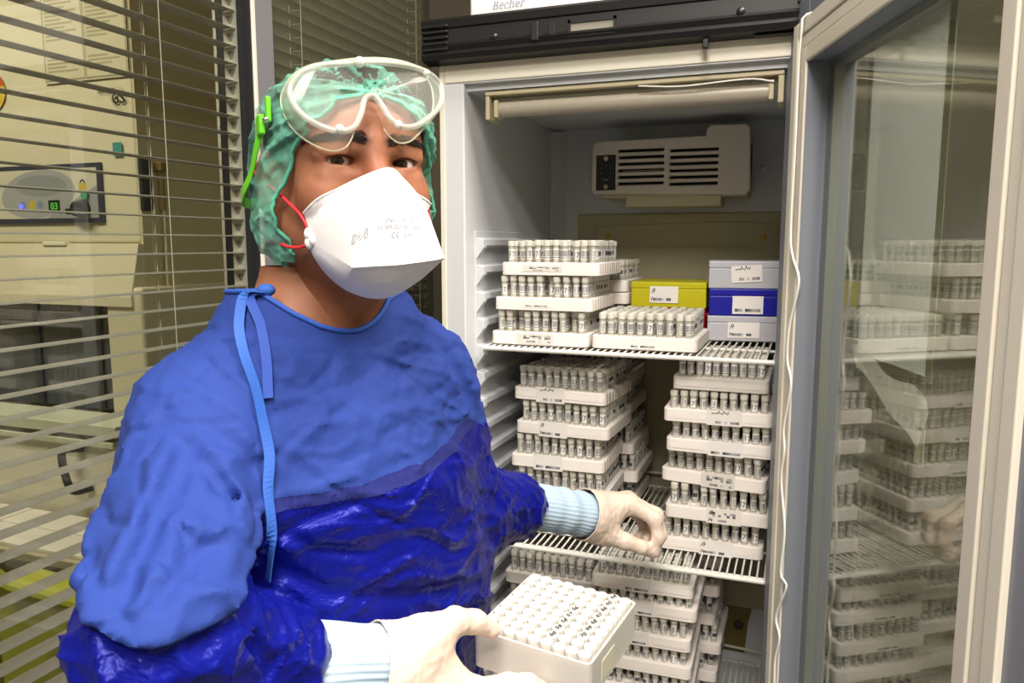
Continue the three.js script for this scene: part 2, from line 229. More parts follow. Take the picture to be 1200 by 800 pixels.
{
  // cooling unit
  const s = polyShape([[0.177, 1.660], [0.495, 1.652], [0.503, 1.660], [0.4985, 1.782], [0.492, 1.788], [0.424, 1.789], [0.418, 1.783], [0.4155, 1.768], [0.183, 1.766], [0.175, 1.758], [0.173, 1.668]]);
  for (let c = 0; c < 2; c++) for (let r = 0; r < 6; r++) { const x0 = c ? 0.3405 : 0.2295, x1 = c ? 0.4405 : 0.3285, y = (c ? 1.7435 : 1.747) - r * 0.0139; const h = new THREE.Path(); roundRect(h, x0 - 0.003, y - 0.0062, x1 + 0.003, y + 0.0062, 0.006); s.holes.push(h); }
  const ev = part('cooling_unit', merge([extrude(s, 0.012, 0.003, 3).translate(0, 0, -0.415), span(0.176, 0.5, 1.66, 1.763, -0.52, -0.414, 0.004), span(0.42, 0.5, 1.66, 1.788, -0.52, -0.414, 0.004)]), std(0xcdc6bd, 0.5), fridge);
  part('slot_backing', span(0.222, 0.446, 1.668, 1.757, -0.4165, -0.4135), std(0x0c0c0d, 0.8), ev);
  for (let c = 0; c < 2; c++) part('fan_wire', cyl(0.001, 0.095, c ? 0.392 : 0.285, 1.705, -0.409, 'x', 6), std(0xb7b1a4, 0.3, { metalness: 0.6 }), ev);
  const pl = part('control_plate', span(0.1815, 0.2245, 1.664, 1.7395, -0.402, -0.3985), std(0x0d0d10, 0.4), ev);
  for (const y of [1.672, 1.732]) part('plate_screw', new THREE.SphereGeometry(0.0055, 14, 8).scale(1, 1, 0.5).translate(0.203, y, -0.398), std(0xb9b3a8, 0.3, { metalness: 0.5 }), pl);
  part('plate_print', new THREE.PlaneGeometry(0.034, 0.035), std(0xffffff, 0.5, { map: canvasTex(64, 64, (g) => { g.fillStyle = '#0d0d10'; g.fillRect(0, 0, 64, 64); g.fillStyle = '#77777b'; for (const [x, y] of [[12, 10], [48, 10], [30, 4], [10, 30], [50, 30], [14, 50], [46, 50]]) g.fillRect(x, y, 5, 4); g.fillRect(22, 56, 20, 5); }) }), pl, [0.203, 1.701, -0.3983]);
  part('drip_tray', merge([span(0.243, 0.447, 1.628, 1.657, -0.5, -0.42, 0.003), span(0.19, 0.5, 1.648, 1.664, -0.52, -0.425, 0.003)]), std(0xc4bca2, 0.5), ev);
  part('sensor_button', new THREE.SphereGeometry(0.007, 12, 8).translate(0.523, 1.712, -0.53), matWhitePlastic, ev);
}
{
  const pm = std(0xaba588, 0.6);
  const pan = part('evaporator_plate', merge([span(0.105, 0.598, 0.70, 1.618, -0.532, -0.523, 0.003)]), pm, fridge);
  for (const [x, y] of [[0.1798, 1.568], [0.531, 1.563]]) part('brass_screw', merge([cyl(0.0075, 0.003, x, y, -0.521, 'z', 16), new THREE.SphereGeometry(0.005, 12, 8).scale(1, 1, 0.6).translate(x, y, -0.519)]), std(0xb39a48, 0.4, { metalness: 0.4 }), pan);
  const em = [[[0.15, 1.30], [0.15, 1.575], [0.165, 1.588], [0.25, 1.592], [0.45, 1.597], [0.545, 1.59], [0.56, 1.575], [0.56, 1.30]]];
  part('embossed_line', merge([tube(em[0].map(([x, y]) => [x, y, -0.5235]), 0.0016, 80, 5), tube([[0.23, 1.543, -0.5235], [0.5, 1.543, -0.5235]], 0.0012, 6, 5)]), pm, pan);
  for (let r = 0; r < 9; r++) {
    const y = 1.5291 - r * 0.0198; let x = 0.176 + (r % 2 ? 0.02 : 0);
    for (let k = 0; x < 0.475; k++) { const w = (k + r) % 2 ? 0.032 : 0.021; const h = 0.006; const pts = []; for (let a = 0; a < 16; a++) { const q = (a / 16) * Math.PI * 2; pts.push([x + w / 2 + Math.sign(Math.cos(q)) * (w / 2 - h) + Math.cos(q) * h, y + Math.sin(q) * h, -0.5235]); } part('embossed_ring', tube(pts, 0.0011, 28, 4, true), pm, pan); x += w + 0.0105; }
  }
}
// ledges moulded in the side walls, each a rail that carries a shelf
{
  const s = polyShape([[0, 0], [0.016, 0.004], [0.016, 0.012], [0.0, 0.016]]);
  const gl = (() => { const g = extrude(s, 0.44, 0.0015, 2); return g; })();
  const endL = extrude(polyShape([[0, 0.016], [0.017, 0.012], [0.017, -0.001], [0, -0.026]]), 0.012, 0.001);
  for (let k = 0; k < 26; k++) { const y = 1.5553 - k * 0.0498; if (y < 0.2) break; const l = part('shelf_ledge', gl, matLiner, fridge, [0.0445, y - 0.012, -0.49]); part('ledge_end', endL, matLiner, l, [0, 0, 0.432]); const r = part('shelf_ledge', gl, matLiner, fridge, [0.6005, y - 0.012, -0.05]); r.rotation.y = Math.PI; r.scale.x = 0.5; }
  part('ledge_panel', span(0.0445, 0.0475, 0.2, 1.572, -0.49, -0.042, 0.001), matLiner, fridge);
}
{
  const st = part('drain_stain', (() => { const s = new THREE.Shape(); const top = [[0.462, 0.705], [0.475, 0.712], [0.482, 0.703], [0.497, 0.716], [0.507, 0.704], [0.52, 0.712], [0.54, 0.707]]; s.moveTo(0.468, 0.585); top.forEach(([x, y]) => s.lineTo(x, y)); s.lineTo(0.53, 0.66); s.lineTo(0.525, 0.585); s.closePath(); return extrude(s, 0.0008).translate(0, 0, -0.5301); })(), std(0x6f6122, 0.6), fridge);
  part('drain_hole', merge([new THREE.TorusGeometry(0.009, 0.003, 8, 18).translate(0.509, 0.652, -0.529), cyl(0.008, 0.001, 0.509, 0.652, -0.5287, 'z', 16)]), std(0x3a2d08, 0.5), st);
}
// ---- open glass door: x runs along the door from the hinge, z points to its inner side
{
  const D = new THREE.Group(); D.name = 'door'; D.position.set(0.589, 0, 0.03); D.rotation.y = -72 * Math.PI / 180; fridge.add(D);
  const y0 = 0.12, y1 = 1.862, W = 0.598, O = 0.055;
  const frame = (x0, x1, a, b, z0, z1, t, r) => [span(x0, x0 + t, a, b, z0, z1, r), span(x1 - t, x1, a, b, z0, z1, r), span(x0 + t, x1 - t, b - t, b, z0, z1, r), span(x0 + t, x1 - t, a, a + t, z0, z1, r)];
  part('door_frame', merge(frame(-0.045, W + 0.06, y0 - 0.04, y1 + 0.035, -0.072, -0.003, 0.094, 0.004)), matDoorGrey, D);
  // sloped inner rails between the gasket and the glass
  const mk = (len) => { const g = new THREE.BufferGeometry(); const pr = [[0.058, 0], [0.0625, 0], [0.053, -0.030], [0.050, -0.058]]; const pos = []; for (let i = 0; i < 3; i++) { const [a, z] = pr[i], [b, w] = pr[i + 1]; const q = [[a, 0, z], [b, 0, w], [b, len, w], [a, len, z]]; for (const j of [0, 1, 2, 0, 2, 3]) pos.push(...q[j]); } g.setAttribute('position', new THREE.BufferAttribute(new Float32Array(pos), 3)); g.computeVertexNormals(); return g; };
  part('inner_rail', mk(y1 - y0 - 0.1).translate(0, y0 + 0.05, 0), matDoorGrey, D);
  part('inner_rail', mk(y1 - y0 - 0.1).scale(-1, 1, 1).translate(W, y0 + 0.05, 0), matDoorGrey, D);
  part('inner_rail', mk(W - 0.1).rotateZ(-Math.PI / 2).translate(0.05, y1, 0), matDoorGrey, D);
  part('inner_rail', mk(W - 0.1).rotateZ(Math.PI / 2).translate(W - 0.05, y0, 0), matDoorGrey, D);
  const lips = [[0, 0.02], [0.0215, 0.038], [0.040, 0.061]];
  for (const [a, b] of lips) part('gasket_lip', merge(frame(a, W - a, y0 + a, y1 - a, -0.006, a === 0.0215 ? 0.001 : 0.003, b - a, 0.002)), std(a === 0.040 ? 0xdcd5c6 : 0xe3ddcd, 0.5), D);
  const spM = std(0x9a9b93, 0.4, { metalness: 0.3 });
  part('glass_spacer', merge(frame(0.0505, W - 0.0505, y0 + 0.0505, y1 - 0.0505, -0.048, -0.035, 0.019)), spM, D);
  const gl = phys(0xf4f6f2, 0.01, { transmission: 1, thickness: 0, ior: 1.52 });
  part('glass_pane', span(0.0495, W - 0.0495, y0 + 0.0495, y1 - 0.0495, -0.0335, -0.0325), gl, D);
  part('glass_pane', span(0.0495, W - 0.0495, y0 + 0.0495, y1 - 0.0495, -0.0505, -0.0495), gl, D);
  part('door_handle', merge([tube([[W + 0.02, 0.9, -0.06], [W + 0.02, 0.92, -0.1], [W + 0.02, 1.2, -0.1], [W + 0.02, 1.22, -0.06]], 0.01, 24, 8)]), matBlackPlastic, D);
  for (const y of [0.1, 1.885]) part('hinge', merge([span(-0.05, 0.03, y - 0.012, y + 0.012, -0.05, -0.01, 0.002)]), std(0x8d8d90, 0.4, { metalness: 0.5 }), D);
}
const doorPoint = (x, y, z) => V3(x, y, z).applyAxisAngle(V3(0, 1, 0), -72 * Math.PI / 180).add(V3(0.589, 0, 0.03));
{
  const c = part('cable', tube([[0.065, 1.868, -0.02], [0.056, 1.862, 0.006], [0.054, 1.845, 0.008], [0.044, 1.80, 0.007], [0.042, 1.7, 0.006], [0.04, 1.568, 0.006], [0.057, 1.531, 0.007], [0.077, 1.495, 0.003], [0.058, 1.432, 0.007], [0.054, 1.381, 0.007], [0.07, 1.345, 0.005], [0.053, 1.278, 0.007], [0.06, 1.245, 0.007], [0.052, 1.198, 0.007], [0.072, 1.126, 0.005], [0.066, 1.057, 0.006], [0.083, 1.044, 0.002], [0.057, 0.984, 0.007], [0.072, 0.957, 0.005], [0.062, 0.916, 0.007], [0.063, 0.87, 0.007], [0.06, 0.7, 0.007], [0.05, 0.4, 0.007], [0.055, 0.124, 0.007]].map((p) => doorPoint(...p)), 0.0019, 220, 6), std(0xf0efea, 0.45), scene);
  info(c, 'thin white cable hanging along the hinge side of the open door', 'cable');
}
{
  // sheet of film taped to the outer face of the door pane, its lower end curled up
  const g = new THREE.PlaneGeometry(0.206, 0.40, 12, 24); const p = g.attributes.position;
  for (let i = 0; i < p.count; i++) { p.setZ(i, 0.0012 * noise3(p.getX(i) * 14, p.getY(i) * 9, 2)); }
  g.computeVertexNormals();
  const s = part('taped_sheet', g, phys(0xf2f2f6, 0.9, { transmission: 0.55, thickness: 0 }), scene); s.position.copy(doorPoint(0.25, 1.605, -0.054)); s.rotation.y = -72 * Math.PI / 180;
  info(s, 'white sheet taped to the outside of the door pane', 'sheet');
  const tm = std(0xb9b795, 0.5);
  for (const x of [-0.1, 0.1]) part('tape_strip', box(0.014, 0.41, 0.0006, x, 0.0, 0.0022), tm, s);
  const f = new THREE.PlaneGeometry(0.225, 0.045, 16, 4), q = f.attributes.position;
  for (let i = 0; i < q.count; i++) { const u = q.getX(i) / 0.225 + 0.5; q.setY(i, q.getY(i) * (0.7 + 0.5 * u) - 0.045 * u + 0.006 * Math.sin(u * 9)); q.setZ(i, 0.002 + 0.012 * u * u + 0.004 * Math.sin(u * 7 + q.getY(i) * 80)); }
  f.computeVertexNormals(); part('curled_flap', f, phys(0xf0efe8, 0.9, { transmission: 0.45, thickness: 0 }), s, [0.008, -0.205, 0.0]);
  part('tape_tail', box(0.02, 0.04, 0.001, 0.115, -0.27, 0.014), tm, s);
}
{
  const t = thing('foam_box', 'white foam box with blue handwriting on top of the refrigerator', 'box', null, [0.19, 1.931, -0.17]);
  part('box_body', rbox(0.31, 0.13, 0.24, 0.006, 0, 0.065, 0), std(0xe9e6e2, 0.7), t);
  part('box_lid', rbox(0.316, 0.03, 0.246, 0.006, 0, 0.145, 0), std(0xe9e6e2, 0.7), t);
  part('handwriting', new THREE.PlaneGeometry(0.09, 0.035), std(0xffffff, 0.7, { transparent: true, map: canvasTex(256, 100, (g) => { g.clearRect(0, 0, 256, 100); g.fillStyle = '#8a92b4'; g.font = 'italic 52px serif'; g.fillText('Becher', 10, 66); }) }), t, [-0.07, 0.034, 0.1212]);
}
// ---------------------------------------------------------------- wire shelves
const matWire = std(0xeceae2, 0.35);
const wireGeo = new THREE.CylinderGeometry(0.0018, 0.0018, 0.45, 6).rotateX(Math.PI / 2);
function wireShelf(y, label) {
  const t = thing('wire_shelf', label, 'shelf', null, [0.3225, y, 0]);
  const hw = 0.2562;
  part('front_bar', merge([cyl(0.0042, hw * 2, 0, -0.005, -0.035, 'x', 10), cyl(0.0036, hw * 2, 0, -0.006, -0.046, 'x', 8)]), matWire, t);
  part('back_bar', tube([[-hw + 0.02, -0.004, -0.485], [-hw + 0.02, 0.02, -0.502], [hw - 0.02, 0.02, -0.502], [hw - 0.02, -0.004, -0.485]], 0.003, 30, 8), matWire, t);
  for (const z of [-0.165, -0.32, -0.485]) part('cross_bar', cyl(0.0028, hw * 2, 0, -0.0045, z, 'x', 8), matWire, t);
  for (const s of [-1, 1]) part('side_bar', cyl(0.003, 0.44, s * hw, -0.0045, -0.255, 'z', 8), matWire, t);
  for (let i = 0; i < 42; i++) part('wire', wireGeo, matWire, t, [-0.254 + i * 0.0124, -0.0015, -0.262]);
}
wireShelf(1.362, 'white wire shelf carrying the coloured boxes, topmost of the three');
wireShelf(0.987, 'white wire shelf under the gloved pinching hand, middle of the three');
wireShelf(0.588, 'white wire shelf beside the yellow drain stain, lowest of the three');
// ---------------------------------------------------------------- foam racks full of barcoded sample tubes
const matFoam = std(0xf3ece5, 0.75), matCap = std(0xd9d6cb, 0.45), matTubeBody = phys(0xb4b1a2, 0.3, { clearcoat: 0.3 }), matPaper = std(0xffffff, 0.7);
const TW = 0.184, TH = 0.0245, PITCH = 0.0172;
function trayGeometry(w, notched) {
  const s = new THREE.Shape(); const h = w / 2, r = 0.012, n = 9;
  s.moveTo(-h + r, -h); s.lineTo(h - r, -h); s.quadraticCurveTo(h, -h, h, -h + r);
  const side = (sx, dir) => { const L = w - 2 * r; for (let i = 0; i < n; i++) { const a = -h + r + (L * (i + 0.3)) / n, b = -h + r + (L * (i + 0.7)) / n; const [p, q] = dir > 0 ? [a, b] : [-a, -b]; s.lineTo(sx * h, p); if (notched) { s.lineTo(sx * (h - 0.0035), p); s.lineTo(sx * (h - 0.0035), q); } s.lineTo(sx * h, q); } };
  side(1, 1); s.lineTo(h, h - r); s.quadraticCurveTo(h, h, h - r, h); s.lineTo(-h + r, h); s.quadraticCurveTo(-h, h, -h, h - r); side(-1, -1); s.lineTo(-h, -h + r); s.quadraticCurveTo(-h, -h, -h + r, -h);
  const base = extrude(s, 0.005, 0.0012, 1);
  const pitch = (w - 0.012) / 10;
  for (let i = 0; i < 10; i++) for (let j = 0; j < 10; j++) { const p = new THREE.Path(); const x = (i - 4.5) * pitch, y = (j - 4.5) * pitch; for (let k = 0; k < 8; k++) { const q = -(k / 8) * Math.PI * 2; k ? p.lineTo(x + Math.cos(q) * 0.0071, y + Math.sin(q) * 0.0071) : p.moveTo(x + 0.0071, y); } p.closePath(); s.holes.push(p); }
  const top = extrude(s, TH - 0.008, 0.0012, 1).translate(0, 0, 0.0055);
  return merge([base.translate(0, 0, 0.0012), top]).rotateX(-Math.PI / 2).translate(0, 0, 0);
}
const trayGeo = { n: trayGeometry(TW, true), p: trayGeometry(TW, false), s: trayGeometry(0.162, false) };
// paper labels: soft grey blots of ink under a scrawled line
function tagTex(kind) {
  return canvasTex(192, 96, (g, w, h) => {
    g.fillStyle = ['#e9e3dc', '#eae6e2', '#dcd7cf', '#e6e1db'][kind % 4]; g.fillRect(0, 0, w, h);
    const q = 16; for (let y = kind % 2 ? 3 : 1; y < 5; y++) for (let x = 1; x < 11; x++) { const v = noise3(x * 0.55 + kind * 9, y * 0.9, kind * 3.3); if (v > 0.05 && y !== 3) { const l = Math.round(200 - v * 150 - (y === 2 ? 25 : 0)); g.fillStyle = `rgb(${l},${l},${l + 2})`; g.fillRect(x * q, y * q + 4, q, q); } }
    if (kind % 3 === 0) { g.strokeStyle = '#17171a'; g.lineWidth = 3.4; g.beginPath(); let x = 26; g.moveTo(x, 26); for (let i = 0; i < 15; i++) { x += 6 + 3 * noise3(i, kind, 1); g.lineTo(x, 16 + 9 * noise3(i * 1.7, kind, 5) + (i % 2 ? 8 : -4)); } g.stroke(); }
    if (kind % 3 === 1) { g.strokeStyle = '#17171a'; g.lineWidth = 4; g.beginPath(); g.moveTo(14, 40); g.quadraticCurveTo(24, 6, 34, 16); g.lineTo(27, 40); g.moveTo(24, 28); g.lineTo(38, 24); g.moveTo(12, 84); g.lineTo(17, 62); g.moveTo(24, 66); g.lineTo(22, 76); g.lineTo(34, 74); g.moveTo(30, 68); g.lineTo(28, 86); g.stroke(); }
  });
}
const tagMats = [0, 1, 2, 3, 4, 5].map((k) => std(0xffffff, 0.7, { map: tagTex(k) }));
const tagGeo = (w, h) => { const g = new THREE.BoxGeometry(w, h, 0.0005); return g; };
// barcodes
const barTex = (k) => canvasTex(128, 64, (g, w, h) => { g.fillStyle = '#e9e7e2'; g.fillRect(0, 0, w, h); g.fillStyle = '#16161a'; let x = 4; while (x < w - 6) { const b = 1.5 + 3.5 * Math.abs(noise3(x * 0.37, k * 5, 1)); g.fillRect(x, 8, b, h - 26); x += b + 2 + 4 * Math.abs(noise3(x * 0.21, 3, k * 7)); } for (let i = 0; i < 9; i++) g.fillRect(8 + i * 13, h - 14, 8, 8); if (k % 3 === 0) { g.fillStyle = '#e9e7e2'; g.fillRect(34, 0, 38, h); g.strokeStyle = '#101014'; g.lineWidth = 6; g.beginPath(); g.moveTo(44, 16); g.lineTo(62, 22); g.lineTo(48, 50); g.stroke(); } });
const barMats = [0, 1, 2, 3, 4, 5].map((k) => std(0xffffff, 0.5, { map: barTex(k) }));
const lathe = (pts, n = 14) => new THREE.LatheGeometry(pts.map(([x, y]) => new THREE.Vector2(x, y)), n);
const bodyGeo = lathe([[0, 0], [0.0052, 0.0006], [0.0058, 0.003], [0.0058, 0.047], [0.0048, 0.049], [0.0048, 0.052]], 12);
const capGeo = lathe([[0.0049, 0.0], [0.0066, 0.0004], [0.0068, 0.0015], [0.0068, 0.0098], [0.0062, 0.0109], [0.0048, 0.0111], [0.0044, 0.0103], [0, 0.0103]], 14).translate(0, 0.0468, 0);
const tagTubeGeo = new THREE.CylinderGeometry(0.0060, 0.0060, 0.019, 14, 1, true, -0.9, 4.6).translate(0, 0.0325, 0);
const tintGeo = (g, c) => { const q = plainGeo(g); const n = q.attributes.position.count, a = new Float32Array(n * 3); for (let i = 0; i < n; i++) a.set(c, i * 3); q.setAttribute('color', new THREE.BufferAttribute(a, 3)); q.deleteAttribute('uv'); return q; };
const massGeo = mergeGeometries([tintGeo(bodyGeo, [0.46, 0.45, 0.40]), tintGeo(capGeo, [0.62, 0.60, 0.53]), tintGeo(new THREE.CylinderGeometry(0.0060, 0.0060, 0.017, 10, 1, true).translate(0, 0.0335, 0), [0.62, 0.61, 0.59]), tintGeo(new THREE.CylinderGeometry(0.00605, 0.00605, 0.008, 10, 1, true, 2, 2.4).translate(0, 0.034, 0), [0.06, 0.06, 0.065]), tintGeo(new THREE.CylinderGeometry(0.00605, 0.00605, 0.008, 10, 1, true, -1, 1.6).translate(0, 0.034, 0), [0.07, 0.07, 0.075])]);
const TUBE_LEN = 0.0579;
let tubeProto = null; const massAt = [];
const ORD = ['first', 'second', 'third', 'fourth', 'fifth', 'sixth', 'seventh', 'eighth', 'ninth', 'tenth'];
function makeTube(label, group) {
  let t;
  if (!tubeProto) {
    t = tubeProto = new THREE.Group(); part('tube_body', bodyGeo, matTubeBody, t); part('cap', capGeo, matCap, t); part('barcode_label', tagTubeGeo, barMats[0], t);
  } else { t = tubeProto.clone(); t.children[2].material = barMats[Math.floor(rnd() * 6)]; }
  t.name = numbered('sample_tube'); scene.add(t);
  return info(t, label, 'tube', group);
}
// spec: where = phrase that singles the rack out; x, y, z = centre of the front edge at its base; gap = clearance to what lies above
function rack(o) {
  const w = o.w ?? TW;
  const yaw = (o.yaw ?? 0) * Math.PI / 180, pitch = (w - 0.012) / 10;
  const g = thing('tube_rack', o.label, 'rack', null, [o.x, o.y, o.z], yaw);
  part('foam_block', trayGeo[o.kind ?? 'p'], matFoam, g, [0, 0, -w / 2]);
  if (o.tag !== undefined) part('paper_label', tagGeo(o.tw ?? 0.055, o.tt ?? 0.021), tagMats[o.tag], g, [o.tx ?? 0, TH / 2 + (o.ty ?? 0), 0.0016]);
  const L = TUBE_LEN; const room = Math.min(0.0615, o.gap - 0.0068);
  const sy = Math.min(1, room / L);
  for (let r = 0; r < 10; r++) for (let c = 0; c < 10; c++) {
    if (o.skip?.(r, c)) continue;
    if (rnd() < (o.miss ?? 0.03)) continue;
    const lx = (c - 4.5) * pitch, lz = -w / 2 + (4.5 - r) * pitch, ty = 0.0065;
    const p = V3(lx, ty, lz).applyAxisAngle(V3(0, 1, 0), yaw).add(V3(o.x, o.y, o.z));
    const ax = rr(-0.035, 0.035) + (o.lean ?? 0) * (c === 9 ? 3 : 1), az = rr(-0.035, 0.035), ay = rr(-1.2, 1.2) + Math.PI * 0 , s = sy * rr(0.955, 0.995);
    if (r < (o.rows ?? 0)) {
      const t = makeTube(o.rows === 1 ? `grey capped barcoded tube, ${ORD[c]} from the left, front row of ${o.where}` : `grey capped tube, ${ORD[c]} from the left, ${ORD[r]} row of ${o.where}`);
      t.position.copy(p); t.rotation.set(ax, ay, az); t.scale.y = s;
    } else massAt.push(new THREE.Matrix4().compose(p, new THREE.Quaternion().setFromEuler(new THREE.Euler(ax, ay, az)), V3(1, s, 1)));
  }
  return g;
}
const S1 = 1.3636, S2 = 0.9886, S3 = 0.5896;
// upper shelf
rack({ label: 'topmost of the three stacked foam tube racks on the upper shelf', where: 'top upper shelf rack', x: 0.184, y: 1.4915, z: -0.06, kind: 'n', gap: 0.075, rows: 2, tag: 2, tw: 0.075, tt: 0.011, tx: -0.012 });
rack({ label: 'middle of the three stacked foam tube racks on the upper shelf', where: 'middle upper shelf rack', x: 0.172, y: 1.4275, z: -0.056, kind: 'n', gap: 0.064, rows: 2, tag: 5, tw: 0.05, tt: 0.013, tx: -0.01, miss: 0.12 });
rack({ label: 'lowest of the three stacked foam tube racks on the upper shelf', where: 'lowest upper shelf rack', x: 0.166, y: S1, z: -0.054, kind: 'p', gap: 0.0639, rows: 2, tag: 2, tw: 0.07, tt: 0.019, tx: -0.005, miss: 0.12 });
rack({ label: 'foam tube rack standing alone at the front of the upper shelf', where: 'lone front upper rack', x: 0.358, y: S1, z: -0.058, kind: 'p', gap: 0.075, rows: 2, tag: 5, tw: 0.05, tt: 0.02, tx: 0, miss: 0.02 });
rack({ label: 'foam tube rack wedged behind the stack beside the yellow box, upper one', where: 'rack beside yellow box', x: 0.192, y: 1.452, z: -0.262, kind: 'p', gap: 0.075, skip: (r, c) => c < 5 });
rack({ label: 'foam rack directly under the rack that touches the yellow box', where: 'x', x: 0.194, y: 1.4270, z: -0.262, kind: 'p', gap: 0.025, skip: () => true });
rack({ label: 'hidden foam rack at the bottom of the pile behind the upper stack', where: 'x', x: 0.192, y: S1, z: -0.262, kind: 'p', gap: 0.0634, skip: (r, c) => c < 4 });
// middle shelf, stack by the ledges
const ML = [[0.191, S2, 1], [0.192, 1.0528, 1], [0.188, 1.1185, 1], [0.197, 1.1843, -2], [0.191, 1.2505, -4]];
ML.forEach(([x, y, yaw], i) => rack({ label: [`lowest foam tube rack behind the outstretched sleeve, mostly covered by it`, `foam tube rack directly above the pale blue cuff on the middle shelf`, `third foam tube rack down in the middle shelf stack by the ledges`, `second foam tube rack down in the middle shelf stack by the ledges`, `topmost foam tube rack in the middle shelf stack by the ledges`][i], where: ['', 'rack above the cuff', 'third ledge stack rack', 'second ledge stack rack', 'top ledge stack rack'][i], x, y, z: -0.1, yaw, kind: i % 2 ? 'p' : 'n', gap: i < 4 ? ML[i + 1][1] - y : 0.075, rows: i ? (i === 4 ? 2 : 1) : 0, tag: i ? [0, 4, 5, 1, 3][i] : undefined, tw: 0.058, tt: 0.03, tx: -0.016, miss: 0.04 }));
const MB = [[0.207, S2], [0.214, 1.047, 1], [0.204, 1.107], [0.196, 1.192], [0.193, 1.254]];
MB.forEach(([x, y], i) => rack({ label: `foam tube rack in the shaded rear stack of the middle shelf, ${['lowest', 'second lowest', 'middle', 'second highest', 'highest'][i]} one`, where: 'x', x, y, z: -0.294, kind: 'p', gap: i < 4 ? MB[i + 1][1] - y : 0.075 }));
// middle shelf, stack by the door
const MR = [[0.4775, S2, -0.108, 1, 'p', 1], [0.490, 1.0525, -0.10, 0, 'p', 4], [0.4775, 1.117, -0.102, -8.5, 'p', 2], [0.490, 1.180, -0.088, -1.5, 'p', 5], [0.486, 1.2355, -0.085, 1, 'p', 3], [0.4865, 1.2905, -0.105, 0, 's', undefined]];
const mrWord = ['lowest', 'second lowest', 'third lowest, skewed', 'third highest', 'second highest', 'topmost'];
MR.forEach(([x, y, z, yaw, kind, tag], i) => { const g = rack({ label: `foam tube rack in the stack beside the open door, ${mrWord[i]} one`, where: `${mrWord[i].split(',')[0]} rack by door`, x, y, z, yaw, kind, w: kind === 's' ? 0.162 : TW, gap: i < 5 ? MR[i + 1][1] - y : 0.0735, rows: i > 2 ? 2 : 1, tag, tw: 0.06, tt: 0.027, tx: 0.012, lean: i === 2 || i === 1 ? 0.05 : 0 }); if (i === 5) for (let k = 0; k < 4; k++) part('thumb_dent', new THREE.SphereGeometry(0.009, 14, 8).scale(1, 0.32, 0.16), std(0xc9c2b8, 0.8), g, [-0.045 + k * 0.024, 0.011, -0.0004]); });
for (let i = 0; i < 5; i++) rack({ label: `foam tube rack hidden behind the stack by the door, ${['lowest', 'second', 'third', 'fourth', 'highest'][i]} up`, where: 'x', x: 0.487 + (i === 3 ? -0.012 : 0), y: S2 + i * 0.0655, z: -0.294, kind: 'p', gap: 0.0655 });
// lowest shelf
const BF = [[0.364, S3], [0.362, 0.648], [0.366, 0.706], [0.3645, 0.762, 1], [0.362, 0.814, 1], [0.371, 0.873, 1], [0.364, 0.9165, 1]];
BF.forEach(([x, y, f], i) => rack({ label: `foam tube rack in the front stack behind the held box, ${['lowest', 'second lowest', 'third lowest', 'fourth highest', 'third highest', 'second highest', 'topmost'][i]} one`, where: `${['', '', '', 'fourth', 'third', 'second', 'top'][i]} rack behind held box`, x, y, z: -0.062, yaw: 1.5, kind: 'p', gap: i < 6 ? BF[i + 1][1] - y : 0.064, rows: f ? (i === 6 ? 2 : 1) : 0, tag: i > 3 ? 5 : undefined, tw: 0.05, tt: 0.024, tx: -0.008 }));
for (let i = 0; i < 6; i++) rack({ label: `foam tube rack in the rear stack of the lowest shelf, ${['lowest', 'second', 'third', 'fourth', 'fifth', 'highest'][i]} up`, where: 'x', x: 0.386 + 0.006 * ((i * 7) % 3), y: S3 + i * 0.0615, z: -0.262, kind: 'p', gap: 0.0615 });
for (let i = 0; i < 5; i++) rack({ label: `foam tube rack beside the blue gown on the lowest shelf, ${['lowest', 'second', 'third', 'fourth', 'topmost'][i]} one`, where: 'rack beside the gown', x: 0.171, y: i < 4 ? S3 + i * 0.071 : 0.872, z: -0.108, kind: 'p', gap: i < 4 ? (i === 3 ? 0.872 - S3 - 0.213 : 0.071) : 0.075, rows: i === 4 ? 3 : 0, skip: i < 3 ? () => true : undefined });
{
  const m = new THREE.InstancedMesh(massGeo, std(0xffffff, 0.45, { vertexColors: true }), massAt.length); massAt.forEach((q, i) => m.setMatrixAt(i, q));
  m.name = 'rear_tubes'; scene.add(m); info(m, 'rest of the grey capped sample tubes in the rear rows of all racks', 'tubes', null, 'stuff');
}
// ---------------------------------------------------------------- coloured boxes on the upper shelf
function tubeBox(name, label, color, w, h, d, at, turn, tag, tw, th, tx, ty, tilt, extra = {}) {
  const t = thing(name, label, 'box', null, at, turn);
  const m = phys(color, 0.35, extra);
  part('box_body', rbox(w, h * 0.74, d, 0.0025, 0, h * 0.37, -d / 2, 3), m, t);
  part('box_lid', rbox(w + 0.0006, h * 0.262, d + 0.0006, 0.0025, 0, h * 0.869, -d / 2, 3), m, t);
  if (tag !== undefined) { const l = part('paper_label', tagGeo(tw, th), tagMats[tag], t, [tx, ty, 0.0015]); l.rotation.z = tilt; }
  return t;
}
tubeBox('storage_box', 'yellow plastic storage box with a white label, lying on the red box', 0xc2ba14, 0.148, 0.051, 0.15, [0.3665, 1.4225, -0.262], 0, 1, 0.056, 0.033, -0.008, 0.026, 0);
tubeBox('storage_box', 'red plastic storage box underneath the yellow box on the upper shelf', 0xb01a10, 0.146, 0.058, 0.15, [0.3665, S1, -0.262], 0);
const bx = 0.5155, bz = -0.246, bt = 7 * Math.PI / 180;
tubeBox('storage_box', 'frosted clear storage box at the bottom, under the dark blue box', 0xbdbcc4, 0.138, 0.0485, 0.14, [bx, S1, bz], bt, 1, 0.058, 0.03, -0.002, 0.022, 0);
